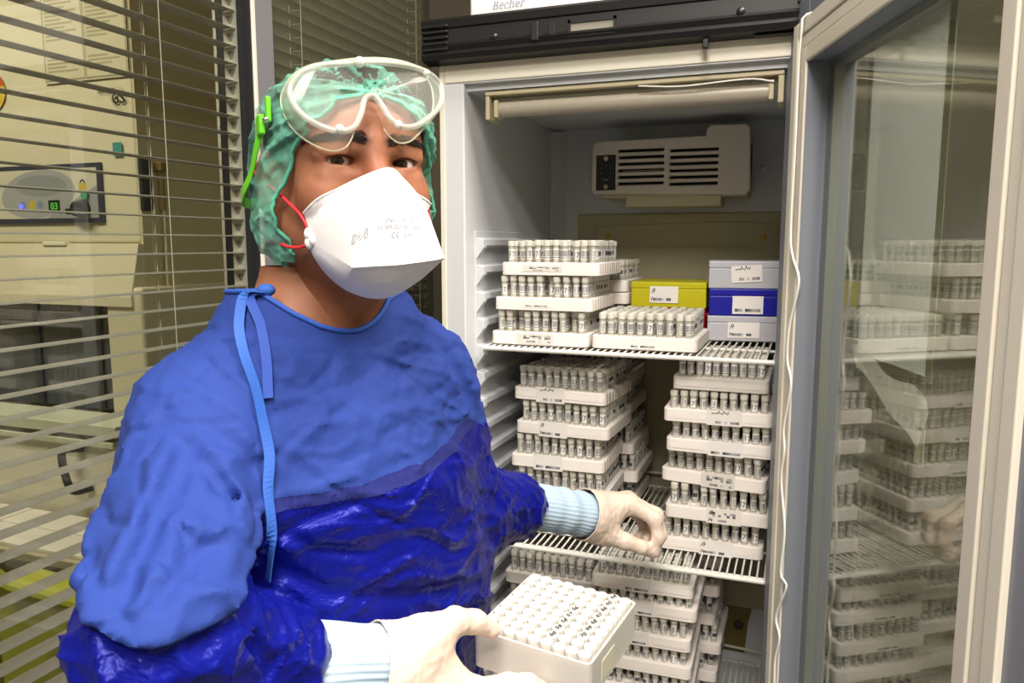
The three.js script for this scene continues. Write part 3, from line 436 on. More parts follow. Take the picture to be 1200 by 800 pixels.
tubeBox('storage_box', 'dark blue storage box with a curved white label between two frosted boxes', 0x14149a, 0.136, 0.0515, 0.14, [bx + 0.001, S1 + 0.0488, bz], bt, 5, 0.056, 0.034, 0.003, 0.021, 0);
tubeBox('storage_box', 'frosted clear storage box on top, above the dark blue box', 0xb9bac2, 0.138, 0.052, 0.14, [bx, S1 + 0.1006, bz], bt, 3, 0.056, 0.032, 0.0, 0.028, 0.06);
const J = {
  Rsh: V3(0.0770, 1.3782, 0.6939),
  Rel: V3(0.1758, 1.2602, 0.8559),
  Rwr: V3(0.2544, 1.1447, 0.6804),
  Rcuff0: V3(0.2127, 1.1718, 0.7302),
  Lsh: V3(0.1865, 1.3888, 0.4517),
  Lel: V3(0.2120, 1.2025, 0.3921),
  Lwr: V3(0.3224, 1.1343, 0.1604),
  Lcuff0: V3(0.2524, 1.1690, 0.2467),
  trapR: V3(0.1182, 1.4501, 0.6092),
  trapL: V3(0.1753, 1.4521, 0.5227),
  neckB: V3(0.1411, 1.4577, 0.5618),
  neckT: V3(0.1484, 1.5361, 0.5591),
  eye: V3(0.2330, 1.6252, 0.6281),
  RW: V3(0.2579, 1.1503, 0.6783),
  Rcmc: V3(0.2869, 1.1679, 0.6466),
  Rmcp: V3(0.3093, 1.1802, 0.6203),
  Rip: V3(0.3217, 1.1728, 0.6005),
  Rtt: V3(0.3334, 1.1587, 0.5840),
  Ri0: V3(0.3067, 1.1269, 0.6415),
  Ri1: V3(0.3227, 1.1112, 0.6269),
  Ri2: V3(0.3582, 1.1139, 0.6023),
  Ri3: V3(0.3742, 1.1107, 0.5891),
  Ri4: V3(0.3827, 1.1007, 0.5765),
  Rm1: V3(0.3158, 1.0835, 0.6225),
  Rr1: V3(0.3044, 1.0537, 0.6147),
  Rp1: V3(0.2894, 1.0249, 0.6081),
  LW: V3(0.3199, 1.1343, 0.1613),
  Lcmc: V3(0.3408, 1.1076, 0.1517),
  Lmcp: V3(0.3749, 1.0919, 0.1409),
  Lip: V3(0.3992, 1.0808, 0.1279),
  Ltt: V3(0.4140, 1.0702, 0.1130),
  Li1: V3(0.3768, 1.1446, 0.1169),
  Li2: V3(0.4163, 1.1224, 0.1104),
  Li3: V3(0.4213, 1.0933, 0.1124),
  Li4: V3(0.4152, 1.0715, 0.1124),
  Lm1: V3(0.3694, 1.1422, 0.0952),
  Lm2: V3(0.4126, 1.1192, 0.0820),
  Lm3: V3(0.4214, 1.0890, 0.0893),
  Lm4: V3(0.4156, 1.0694, 0.0995),
  Lr1: V3(0.3586, 1.1336, 0.0767),
  Lr2: V3(0.3990, 1.1111, 0.0592),
  Lr3: V3(0.4097, 1.0858, 0.0693),
  Lr4: V3(0.3991, 1.0773, 0.0853),
  Lp1: V3(0.3454, 1.1227, 0.0616),
  Lp2: V3(0.3798, 1.0999, 0.0464),
  Lp3: V3(0.3906, 1.0798, 0.0558),
  Lp4: V3(0.3824, 1.0738, 0.0705),
  Rm2: V3(0.3545, 1.0795, 0.5850), Rm3: V3(0.3770, 1.0815, 0.5640), Rm4: V3(0.3900, 1.0832, 0.5480),
  Rr2: V3(0.3440, 1.0730, 0.5640), Rr3: V3(0.3670, 1.0828, 0.5420), Rr4: V3(0.3790, 1.0855, 0.5270),
  Rp2: V3(0.3250, 1.0690, 0.5480), Rp3: V3(0.3440, 1.0830, 0.5290), Rp4: V3(0.3560, 1.0870, 0.5160),
};
// knuckles of the supporting hand
J.Rm1.set(0.3170, 1.0890, 0.6170); J.Rr1.set(0.3080, 1.0720, 0.6020); J.Rp1.set(0.2950, 1.0600, 0.5870);
// ---------------------------------------------------------------- distance fields: primitives and a sparse surface mesher
const smin = (a, b, k) => { const h = Math.max(k - Math.abs(a - b), 0) / k; return Math.min(a, b) - h * h * k * 0.25; };
const smax = (a, b, k) => -smin(-a, -b, k);
function cap(x, y, z, a, b, ra, rb) { // tapered capsule
  const bx = b.x - a.x, by = b.y - a.y, bz = b.z - a.z, px = x - a.x, py = y - a.y, pz = z - a.z;
  const t = clamp((px * bx + py * by + pz * bz) / (bx * bx + by * by + bz * bz), 0, 1);
  return Math.hypot(px - bx * t, py - by * t, pz - bz * t) - (ra + (rb - ra) * t);
}
function ell(x, y, z, cx, cy, cz, a, b, c) { const px = (x - cx) / a, py = (y - cy) / b, pz = (z - cz) / c; const k0 = Math.hypot(px, py, pz), k1 = Math.hypot(px / a, py / b, pz / c); return k0 < 1e-6 ? -Math.min(a, b, c) : (k0 * (k0 - 1)) / k1; }
function meshField(f, lo, hi, h, margin = 1.4) {
  const B = 6, n = lo.map((v, i) => Math.ceil((hi[i] - v) / h / B) * B + 1), [nx, ny, nz] = n;
  const val = new Float32Array(nx * ny * nz).fill(NaN), id = (i, j, k) => i + nx * (j + ny * k), half = (B * h * Math.sqrt(3)) / 2, live = [];
  for (let k = 0; k < nz - 1; k += B) for (let j = 0; j < ny - 1; j += B) for (let i = 0; i < nx - 1; i += B) {
    const c = f(lo[0] + (i + B / 2) * h, lo[1] + (j + B / 2) * h, lo[2] + (k + B / 2) * h);
    const skip = Math.abs(c) > half * margin;
    if (!skip) live.push([i, j, k]);
    for (let c2 = k; c2 <= k + B; c2++) for (let b = j; b <= j + B; b++) for (let a = i; a <= i + B; a++) { const q = id(a, b, c2); if (skip) { if (Number.isNaN(val[q])) val[q] = c; } else val[q] = f(lo[0] + a * h, lo[1] + b * h, lo[2] + c2 * h); }
  }
  const vid = new Map(), pos = [], idx = [];
  const corner = [[0, 0, 0], [1, 0, 0], [0, 1, 0], [1, 1, 0], [0, 0, 1], [1, 0, 1], [0, 1, 1], [1, 1, 1]], edges = [[0, 1], [2, 3], [4, 5], [6, 7], [0, 2], [1, 3], [4, 6], [5, 7], [0, 4], [1, 5], [2, 6], [3, 7]];
  const cells = [];
  for (const [bi, bj, bk] of live) for (let k = bk; k < bk + B; k++) for (let j = bj; j < bj + B; j++) for (let i = bi; i < bi + B; i++) {
    let m = 0; const v = corner.map(([a, b, c]) => val[id(i + a, j + b, k + c)]); v.forEach((q, e) => { if (q < 0) m |= 1 << e; });
    if (m === 0 || m === 255) continue;
    let sx = 0, sy = 0, sz = 0, c = 0;
    for (const [a, b] of edges) if ((v[a] < 0) !== (v[b] < 0)) { const t = v[a] / (v[a] - v[b]); sx += mix(corner[a][0], corner[b][0], t); sy += mix(corner[a][1], corner[b][1], t); sz += mix(corner[a][2], corner[b][2], t); c++; }
    vid.set(id(i, j, k), pos.length / 3); cells.push([i, j, k]); pos.push(lo[0] + (i + sx / c) * h, lo[1] + (j + sy / c) * h, lo[2] + (k + sz / c) * h);
  }
  const quad = (a, b, c, d, flip) => { if ([a, b, c, d].some((q) => q === undefined)) return; if (flip) idx.push(a, c, b, a, d, c); else idx.push(a, b, c, a, c, d); };
  const at = (i, j, k) => vid.get(id(i, j, k));
  for (const [i, j, k] of cells) {
    const o = val[id(i, j, k)] < 0;
    if (j > 0 && k > 0 && o !== val[id(i + 1, j, k)] < 0) quad(at(i, j, k), at(i, j, k - 1), at(i, j - 1, k - 1), at(i, j - 1, k), o !== true ? false : true);
    if (i > 0 && k > 0 && o !== val[id(i, j + 1, k)] < 0) quad(at(i, j, k), at(i - 1, j, k), at(i - 1, j, k - 1), at(i, j, k - 1), o !== true ? false : true);
    if (i > 0 && j > 0 && o !== val[id(i, j, k + 1)] < 0) quad(at(i, j, k), at(i, j - 1, k), at(i - 1, j - 1, k), at(i - 1, j, k), o !== true ? false : true);
  }
  const g = new THREE.BufferGeometry(); g.setAttribute('position', new THREE.BufferAttribute(new Float32Array(pos), 3)); g.setIndex(idx); g.computeVertexNormals();
  // the winding is made to face outwards
  const nr = g.attributes.normal; let s = 0; for (let q = 0; q < Math.min(400, nr.count); q++) { const w = Math.floor((q * nr.count) / 400) * 3, e = 0.002; s += Math.sign(f(pos[w] + nr.array[w] * e, pos[w + 1] + nr.array[w + 1] * e, pos[w + 2] + nr.array[w + 2] * e) - f(pos[w] - nr.array[w] * e, pos[w + 1] - nr.array[w + 1] * e, pos[w + 2] - nr.array[w + 2] * e)); }
  if (s < 0) { const ix = g.index.array; for (let q = 0; q < ix.length; q += 3) { const w = ix[q]; ix[q] = ix[q + 1]; ix[q + 1] = w; } g.computeVertexNormals(); }
  return g;
}
// cuts a mesh along the zero level of a field; returns the two sides and the cut line's pieces
function cutMesh(g, fld) {
  const p = g.attributes.position.array, nn = g.attributes.normal.array, ix = g.index.array, n = p.length / 3, s = new Float32Array(n);
  for (let i = 0; i < n; i++) { s[i] = fld(p[i * 3], p[i * 3 + 1], p[i * 3 + 2]); if (s[i] === 0) s[i] = 1e-9; }
  const out = [0, 1].map(() => ({ pos: [], nor: [] })), segs = [];
  const get = (i) => [p[i * 3], p[i * 3 + 1], p[i * 3 + 2], nn[i * 3], nn[i * 3 + 1], nn[i * 3 + 2]];
  const put = (o, v) => { o.pos.push(v[0], v[1], v[2]); o.nor.push(v[3], v[4], v[5]); };
  const lerp = (i, j) => { const t = s[i] / (s[i] - s[j]), a = get(i), b = get(j); return a.map((v, k) => v + (b[k] - v) * t); };
  for (let q = 0; q < ix.length; q += 3) {
    const t = [ix[q], ix[q + 1], ix[q + 2]], pos = t.filter((i) => s[i] > 0).length;
    if (pos === 3 || pos === 0) { const o = out[pos ? 0 : 1]; t.forEach((i) => put(o, get(i))); continue; }
    const lone = pos === 1 ? t.findIndex((i) => s[i] > 0) : t.findIndex((i) => s[i] < 0), a = t[lone], b = t[(lone + 1) % 3], c = t[(lone + 2) % 3];
    const ab = lerp(a, b), ac = lerp(a, c), A = out[pos === 1 ? 0 : 1], R = out[pos === 1 ? 1 : 0];
    put(A, get(a)); put(A, ab); put(A, ac); put(R, ab); put(R, get(b)); put(R, get(c)); put(R, ab); put(R, get(c)); put(R, ac);
    segs.push([ab.slice(0, 3), ac.slice(0, 3)]);
  }
  const made = out.map((o) => { const r = new THREE.BufferGeometry(); r.setAttribute('position', new THREE.BufferAttribute(new Float32Array(o.pos), 3)); r.setAttribute('normal', new THREE.BufferAttribute(new Float32Array(o.nor), 3)); return r; });
  return { over: made[0], under: made[1], segs };
}
function chains(segs) { // joins cut pieces into lines
  const key = (v) => v.map((q) => Math.round(q * 2e5)).join(','), m = new Map(); segs.forEach((s, i) => s.forEach((v) => { const k = key(v); (m.get(k) ?? m.set(k, []).get(k)).push(i); }));
  const done = new Set(), lines = [];
  for (let i = 0; i < segs.length; i++) { if (done.has(i)) continue; done.add(i); const line = [segs[i][0], segs[i][1]];
    for (let end = 0; end < 2; end++) { for (;;) { const tip = line[line.length - 1], k = key(tip), nx = (m.get(k) ?? []).find((q) => !done.has(q)); if (nx === undefined) break; done.add(nx); const [u, v] = segs[nx]; line.push(key(u) === k ? v : u); } line.reverse(); }
    lines.push(line); }
  return lines.sort((a, b) => b.length - a.length);
}
// ---------------------------------------------------------------- the person: pose, gown, head
const TL = V3(0.435, 0, -0.9), TF = V3(0.9, 0, 0.435); // his left, his front
const TC = V3(0.132, 0, 0.590);
const TORSO = [[0.2, 0.22, 0.17, 0.0, 0.06], [0.8, 0.2, 0.155, 0.01, 0.09], [1.0, 0.197, 0.152, 0.02, 0.095], [1.1, 0.197, 0.157, 0.03, 0.082], [1.2, 0.192, 0.149, 0.027, 0.062], [1.3, 0.18, 0.130, 0.015, 0.024], [1.38, 0.15, 0.1, 0.0, 0], [1.42, 0.115, 0.082, -0.012, 0], [1.46, 0.075, 0.066, -0.02, 0], [1.6, 0.05, 0.05, -0.02, 0]]; // height, half width, half depth, forward shift, lean back
function torsoDist(x, y, z, shrink) {
  let i = 0; while (i < TORSO.length - 2 && y > TORSO[i + 1][0]) i++;
  const A = TORSO[i], B = TORSO[i + 1], t = clamp((y - A[0]) / (B[0] - A[0]), 0, 1);
  const a = mix(A[1], B[1], t) - shrink, b = mix(A[2], B[2], t) - shrink, o = mix(A[3], B[3], t), lean = mix(A[4], B[4], t);
  const dx = x - TC.x + 0.579 * lean, dz = z - TC.z + 0.815 * lean, u = dx * TL.x + dz * TL.z, v = dx * TF.x + dz * TF.z - o;
  const p = 2.1, k = Math.pow(Math.pow(Math.abs(u / a), p) + Math.pow(Math.abs(v / b), p), 1 / p);
  let d = (k - 1) * Math.min(a, b) * 0.92;
  d = smin(d, cap(x, y, z, J.trapR, J.Rsh, 0.05 - shrink, 0.055 - shrink), 0.06);
  d = smin(d, cap(x, y, z, J.trapL, J.Lsh, 0.05 - shrink, 0.055 - shrink), 0.06);
  return d;
}
const RSE = J.Rel.clone().lerp(J.Rcuff0, 0.78), LSE = J.Lel.clone().lerp(J.Lcuff0, 0.74); // sleeve ends
function armR(x, y, z, s) { const d = cap(x, y, z, J.Rsh, J.Rel, 0.056 - s, 0.058 - s); return smin(d, cap(x, y, z, J.Rel, RSE, 0.046 - s, 0.045 - s * 0.6), 0.03); }
function armL(x, y, z, s) { const d = cap(x, y, z, J.Lsh, J.Lel, 0.06 - s, 0.056 - s); return smin(d, cap(x, y, z, J.Lel, LSE, 0.055 - s, 0.047 - s * 0.6), 0.03); }
// cloth: long soft drapes, sharp crumples where it is squeezed, named creases
const ridge = (v) => { const a = 1 - Math.abs(v); return a * a; };
const thin = (v, k) => { const a = Math.max(0, 1 - Math.abs(v) * k); return a * Math.sqrt(a); }; // narrow crests
function folds(x, y, z, satin) {
  const dx = x - TC.x, dz = z - TC.z, u = dx * TL.x + dz * TL.z, v = dx * TF.x + dz * TF.z;
  if (satin > 0) {
    const wq = 0.02 * noise3(u * 7, y * 9, v * 7);
    return 0.0036 * (ridge(noise3(u * 5 + 3, (y + 0.25 * u + wq) * 17, v * 5)) - 0.4) + 0.0034 * thin(noise3(u * 4.5 + 9, (y - 0.12 * u + wq) * 19, v * 4.5), 3.2) + 0.0022 * thin(noise3(u * 9 + 5, (y + 0.3 * u + wq * 1.4) * 34, v * 9), 3) + 0.0006 * (ridge(noise3(u * 30, y * 70, v * 30)) - 0.4);
  }
  return 0.0042 * (ridge(noise3(u * 8 + 1, (y - 0.35 * u) * 13, v * 8)) - 0.4) + 0.0026 * thin(noise3(u * 11 + 5, (y + 0.35 * u) * 24, v * 11), 2.6) - 0.0022 * thin(noise3(u * 13 + 15, (y - 0.2 * u) * 26, v * 13), 2.6) + 0.0009 * (ridge(noise3(u * 45, y * 60, v * 45)) - 0.4);
}
const armFolds = (x, y, z) => 0.0075 * (ridge(noise3(x * 8 + 11, (y + 0.7 * x - 0.5 * z) * 9, z * 8)) - 0.45) + 0.0045 * thin(noise3(x * 11 + 2, (y - 0.5 * x + 0.4 * z) * 14, z * 11), 2.6) - 0.0040 * thin(noise3(x * 13 + 7, (y + 0.6 * x - 0.3 * z) * 15, z * 13), 2.8) + 0.0010 * (ridge(noise3(x * 50, y * 50, z * 50)) - 0.4);
const crush = (x, y, z) => 0.0050 * (ridge(noise3(x * 15, y * 17, z * 17)) - 0.45) + 0.0040 * thin(noise3(x * 18 + 3, y * 20, z * 20), 2.6) + 0.0026 * thin(noise3(x * 38 + 3, y * 38, z * 38), 2.4);
// ---------------------------------------------------------------- the person
const HEAD = new THREE.Matrix4().compose(V3(0.233, 1.6252, 0.6281), new THREE.Quaternion().setFromEuler(new THREE.Euler(-3 * Math.PI / 180, 50 * Math.PI / 180, 0, 'YXZ')), V3(1, 1, 1));
const skull = (x, y, z) => ell(x, y, z, 0, 0.035, -0.085, 0.075, 0.071, 0.097);
function headField(x, y, z) {
  const ax = Math.abs(x);
  let d = skull(x, y, z);
  d = smin(d, ell(x, y, z, 0, -0.03, -0.052, 0.061, 0.088, 0.06), 0.03);
  d = smin(d, cap(ax, y, z, V3(0.052, -0.055, -0.075), V3(0.012, -0.1, -0.014), 0.019, 0.019), 0.03);
  d = smin(d, Math.hypot(ax - 0.041, y + 0.030, z + 0.02) - 0.0215, 0.022);
  d = smin(d, cap(ax, y, z, V3(0, 0.016, -0.002), V3(0.042, 0.018, -0.018), 0.0125, 0.0125), 0.014);
  d = smax(d, -(ell(ax, y, z, 0.033, -0.002, 0.014, 0.019, 0.0125, 0.0165)), 0.012);
  d = smin(d, Math.hypot(ax - 0.0315, y, z + 0.0095) - 0.0136, 0.004); // lids over the eyeballs
  d = smin(d, cap(ax, y, z, V3(0.018, -0.0135, 0.001), V3(0.043, -0.012, -0.006), 0.0052, 0.0046), 0.01); // lower lid bags
  d = smin(d, cap(ax, y, z, V3(0.018, 0.0095, 0.0035), V3(0.047, 0.0065, -0.0085), 0.0062, 0.0058), 0.008); // hooded upper lids
  d = smin(d, cap(x, y, z, V3(0, 0.012, 0.004), V3(0, -0.04, 0.026), 0.0085, 0.0125), 0.012);
  d = smin(d, Math.hypot(ax - 0.012, y + 0.043, z - 0.018) - 0.0095, 0.008);
  d = smax(d, -ell(ax, y, z, 0.0315, -0.0004, 0.003, 0.0135, 0.0035, 0.010), 0.002); // eye opening
  d = smin(d, cap(x, y, z, V3(-0.018, -0.072, 0.006), V3(0.018, -0.072, 0.006), 0.007, 0.007), 0.012); // lips
  d = smin(d, ell(ax, y, z, 0.078, -0.012, -0.092, 0.011, 0.031, 0.02), 0.012);
  d = smin(d, cap(x, y, z, V3(0, -0.05, -0.097), V3(-0.008, -0.19, -0.124), 0.057, 0.05), 0.03);
  // frown lines between the brows and across the forehead
  const g = (a, b, w, h) => { const q = cap(ax, y, z, a, b, 0, 0); return h * Math.exp(-(q * q) / (w * w)); };
  d += g(V3(0.0055, 0.01, 0.013), V3(0.0075, 0.03, 0.012), 0.0018, 0.0016) + g(V3(0, 0.044, 0.012), V3(0.03, 0.046, 0.004), 0.0018, 0.0008) + g(V3(0, 0.056, 0.008), V3(0.028, 0.058, 0.0), 0.0018, 0.0007) + g(V3(0.05, -0.004, -0.014), V3(0.06, -0.009, -0.03), 0.0016, 0.0009) + g(V3(0.02, -0.018, 0.006), V3(0.044, -0.019, -0.004), 0.0016, 0.0009);
  return d;
}
const matSkin = phys(0x98654b, 0.52, { vertexColors: true, bumpMap: null, specularIntensity: 0.6 });
const person = thing('person', 'person in a blue gown, green cap, goggles and white respirator holding a box of tubes', 'person', null, [0, 0, 0]);
{
  const bodyField = (x, y, z) => {
    let d = torsoDist(x, y, z, 0.022); d = smin(d, armR(x, y, z, 0.016), 0.03); d = smin(d, armL(x, y, z, 0.016), 0.03);
    d = smin(d, cap(x, y, z, J.Rcuff0, J.RW, 0.03, 0.026), 0.01); d = smin(d, cap(x, y, z, J.Lcuff0, J.LW, 0.028, 0.025), 0.01);
    d = smax(d, 0.86 - y, 0.03);
    for (const s of [-1, 1]) { const hx = TC.x - 0.048 + TL.x * 0.09 * s, hz = TC.z - 0.068 + TL.z * 0.09 * s; d = smin(d, cap(x, y, z, V3(hx, 0.92, hz), V3(hx + 0.02, 0.5, hz + 0.005), 0.085, 0.058), 0.03); d = smin(d, cap(x, y, z, V3(hx + 0.02, 0.5, hz + 0.005), V3(hx, 0.11, hz), 0.056, 0.042), 0.02); d = smin(d, cap(x, y, z, V3(hx, 0.075, hz), V3(hx + TF.x * 0.13, 0.055, hz + TF.z * 0.13), 0.036, 0.028), 0.02); }
    return smin(d, cap(x, y, z, J.neckT, J.neckB, 0.050, 0.050), 0.03);
  };
  const hg = meshField(headField, [-0.105, -0.225, -0.205], [0.105, 0.125, 0.055], 0.0019);
  hg.applyMatrix4(HEAD);
  const body = meshField(bodyField, [-0.25, 0.02, 0.05], [0.55, 1.5, 1.0], 0.012);
  const g = mergeGeometries([hg, body]);
  const p = g.attributes.position, c = new Float32Array(p.count * 3), inv = HEAD.clone().invert(), v = V3();
  for (let i = 0; i < p.count; i++) { v.fromBufferAttribute(p, i).applyMatrix4(inv); const n = noise3(v.x * 60, v.y * 60, v.z * 60) * 0.5 + noise3(v.x * 170, v.y * 170, v.z * 170) * 0.35; const bt = (Math.abs(v.x) - 0.008) / 0.047, by = 0.0170 + 0.006 * Math.sin(bt * 2.3) - 0.005 * bt, brow = v.z > -0.03 && bt > -0.15 && bt < 1.1 ? 1 - 0.72 * Math.exp(-(((v.y - by) / 0.0042) ** 2)) * smooth(-0.12, 0.06, bt) * smooth(1.1, 0.75, bt) : 1; const beard = 1 - 0.12 * smooth(-0.05, -0.075, v.y) * smooth(-0.13, -0.1, v.y); const red = 0.10 * Math.exp(-((v.x / 0.03) ** 2 + ((v.y + 0.03) / 0.03) ** 2)); c.set([clamp(0.95 + 0.06 * n + red, 0, 1.1) * brow * beard, clamp(0.93 + 0.11 * n - red, 0, 1.1) * brow * beard, clamp(0.92 + 0.12 * n - red, 0, 1.1) * brow * beard], i * 3); }
  g.setAttribute('color', new THREE.BufferAttribute(c, 3));
  const b = part('body', g, matSkin, person);
  // eyes: white, iris and pupil are the colour of the eyeball itself
  for (const s of [-1, 1]) {
    const e = new THREE.SphereGeometry(0.0118, 48, 32), q = e.attributes.position, col = new Float32Array(q.count * 3), dir = V3(s < 0 ? -0.30 : -0.42, -0.09, 1).normalize();
    for (let i = 0; i < q.count; i++) { const a = v.fromBufferAttribute(q, i).normalize().angleTo(dir); const k = a < 0.2 ? [0.006, 0.005, 0.005] : a < 0.50 ? [0.05, 0.025, 0.012] : a < 0.56 ? [0.03, 0.018, 0.012] : [0.70, 0.60, 0.56]; col.set(k, i * 3); }
    e.setAttribute('color', new THREE.BufferAttribute(col, 3)); e.translate(s * 0.0315, 0, -0.0093).applyMatrix4(HEAD);
    part('eye', e, phys(0xffffff, 0.25, { vertexColors: true, specularIntensity: 0.4, clearcoat: 0.35, clearcoatRoughness: 0.03 }), b);
    const skinZ = (x, y) => { let z = 0.05; for (let k = 0; k < 60; k++) { const q = headField(x, y, z); if (q < 0.0002) break; z -= Math.max(q * 0.7, 0.0003); } return z; };
    const hairs = []; // brow hairs
    for (let i = 0; i < 260; i++) { const t = rnd(), w = (rnd() + rnd() - 1) * 0.0065 * (1 - 0.6 * t); const x = 0.009 + t * 0.044, y = 0.0170 + 0.006 * Math.sin(t * 2.3) - 0.005 * t + w, L = rr(0.006, 0.010), ang = 0.9 - 0.9 * t, z = skinZ(s * x, y) - 0.0003, x2 = x + L * Math.cos(ang), y2 = y + L * 0.5 * Math.sin(ang), z2 = skinZ(s * x2, y2) + 0.0006; hairs.push(tube([[s * x, y, z], [s * (x + x2) / 2, (y + y2) / 2 + 0.0006, (z + z2) / 2 + 0.0012], [s * x2, y2, z2]], 0.00026, 3, 4)); }
    part('eyebrow', merge(hairs).applyMatrix4(HEAD), std(0x1d130e, 0.7), b);
    const lash = []; for (let i = 0; i < 26; i++) { const t = i / 25, x = 0.0195 + t * 0.025, y = 0.0034 * Math.sin(Math.PI * (0.1 + 0.8 * t)), z = 0.0035 - 25 * (x - 0.029) ** 2; lash.push(tube([[s * x, y, z], [s * (x + 0.0012 * (t - 0.3)), y + 0.001, z + 0.0035]], 0.0003, 2, 4)); }
    part('eyelash', merge(lash).applyMatrix4(HEAD), std(0x120c0a, 0.7), b);
  }
  // hair under the cap
  const hem = (y) => { const t = [[-0.12, -0.075], [-0.0765, -0.06], [-0.0246, -0.05], [0.0103, -0.03], [0.029, -0.008], [0.0463, 0.008], [0.0684, 0.0125], [0.12, 0.08]]; let i = 0; while (i < t.length - 2 && y > t[i + 1][0]) i++; return mix(t[i][1], t[i + 1][1], clamp((y - t[i][0]) / (t[i + 1][0] - t[i][0]), 0, 1)); };
  const hairG = cutMesh(meshField((x, y, z) => Math.min(skull(x, y, z), ell(x, y, z, 0, -0.02, -0.105, 0.07, 0.075, 0.068)) - 0.004 + 0.0015 * noise3(x * 60, y * 25, z * 60), [-0.09, -0.11, -0.2], [0.09, 0.125, 0.02], 0.004), (x, y, z) => Math.min(hem(y) - 0.012 - z, y + 0.07)).over.applyMatrix4(HEAD);
  part('hair', hairG, std(0x17130f, 0.8), person);
  // bouffant cap of thin fleece, pleated by its elastic
  const capField = (x, y, z) => {
    const a = Math.atan2(x, y - 0.062) * 1, ax = Math.abs(x);
    let d = ell(x, y, z, 0, 0.031, -0.089, 0.088, 0.078, 0.107);
    d = smin(d, ell(x, y, z, 0, -0.03, -0.118, 0.083, 0.075, 0.075), 0.03);
    d = smin(d, ell(ax, y, z, 0.066, -0.035, -0.09, 0.024, 0.058, 0.04), 0.03);
    const front = smooth(-0.12, 0.0, z);
    const n1 = noise3(Math.cos(a) * 4.2, Math.sin(a) * 4.2, (z + 0.1) * 5), n2 = noise3(x * 22, y * 22, z * 13 + 4), n3 = noise3(x * 55, y * 55, z * 40);
    return d - 0.005 * (ridge(n1) - 0.4) * (0.3 + front) - 0.0035 * (ridge(n2) - 0.4) - 0.0022 * (ridge(n3) - 0.4);
  };
  const cm = cutMesh(meshField(capField, [-0.12, -0.13, -0.22], [0.12, 0.13, 0.045], 0.0025), (x, y, z) => Math.min(hem(y) + 0.0016 * noise3(x * 40, y * 40, 3) - z, y + 0.092 + 0.004 * noise3(x * 30, z * 30, 1)));
  const cg = cm.over, cp = cg.attributes.position, cc = new Float32Array(cp.count * 4);
  for (let i = 0; i < cp.count; i++) { v.fromBufferAttribute(cp, i); const n = ridge(noise3(v.x * 22, v.y * 22, v.z * 13 + 4)), a = Math.atan2(v.x, v.y - 0.062), m = ridge(noise3(Math.cos(a) * 6, Math.sin(a) * 6, v.z * 9)); const fr = smooth(-0.09, -0.01, v.z + 0.25 * (0.03 - v.y)); const al = clamp(0.15 + 0.38 * n ** 3 + 0.3 * m ** 3 + 0.34 * fr + 0.3 * smooth(-0.01, -0.06, v.y), 0.15, 0.95); cc.set([0.15, 0.46, 0.34, al], i * 4); }
  cg.setAttribute('color', new THREE.BufferAttribute(cc, 4)); cg.applyMatrix4(HEAD);
  const capM = part('surgical_cap', cg, std(0xffffff, 0.85, { vertexColors: true, transparent: true }), person);
  const edge = chains(cm.segs)[0].filter((q, i) => i % 4 === 0).map((q) => V3(...q).applyMatrix4(HEAD));
  part('elastic_hem', tube(edge, 0.0021, edge.length * 2, 6), std(0x4fa88c, 0.8), capM);
  // respirator: two panels that meet in a straight seam, strap ends and straps
  const spl = (l) => new THREE.CatmullRomCurve3(l.map((q) => V3(...q)), false, 'catmullrom', 0.5);
  const TT = spl([[-0.0617, -0.047, -0.02], [-0.0501, -0.0349, -0.004], [-0.0349, -0.0256, 0.0135], [-0.0172, -0.0167, 0.032], [-0.005, -0.0122, 0.041], [0.0005, -0.0115, 0.0425], [0.006, -0.0128, 0.041], [0.0135, -0.0174, 0.036], [0.0329, -0.0265, 0.017], [0.0565, -0.037, -0.012]]);
  const SS = new THREE.CatmullRomCurve3([[-0.0564, -0.0749, -0.012], [-0.0488, -0.0863, 0.018], [-0.0419, -0.0985, 0.054], [-0.0400, -0.0988, 0.0555], [-0.0232, -0.0981, 0.062], [-0.0044, -0.0974, 0.064], [0.0165, -0.0953, 0.062], [0.0331, -0.0935, 0.058], [0.0455, -0.0915, 0.054]].map((q) => V3(...q)), false, 'catmullrom', 0.35);
  const BB = spl([[-0.0585, -0.0736, -0.022], [-0.0541, -0.088, -0.02], [-0.0422, -0.1049, -0.020], [-0.0253, -0.1199, -0.014], [-0.0054, -0.1275, -0.006], [0.0141, -0.1265, 0.0], [0.0322, -0.1125, 0.02], [0.0460, -0.0925, 0.053]]);
  const clear = (r) => { for (let k = 0; k < 50 && headField(r.x, r.y, r.z) < 0.0022; k++) { r.z += 0.0006; r.x += Math.sign(r.x) * 0.00025; } return r; };
  const loft = (A, B, nu, nv, bulge) => { const g = new THREE.PlaneGeometry(1, 1, nu, nv), q = g.attributes.position; for (let j = 0; j <= nv; j++) for (let i = 0; i <= nu; i++) { const u = i / nu, w = j / nv, r = A.getPoint(u).lerp(B.getPoint(u), w), k = Math.sin(Math.PI * w) * Math.sin(Math.PI * clamp(u, 0.02, 0.98)); r.add(V3(bulge[0] * (u - 0.5), bulge[1], bulge[2]).multiplyScalar(k)); r.z += 0.0012 * noise3(u * 5, w * 6, 3) * k; clear(r); q.setXYZ(j * (nu + 1) + i, r.x, r.y, r.z); } g.computeVertexNormals(); return g.applyMatrix4(HEAD); };
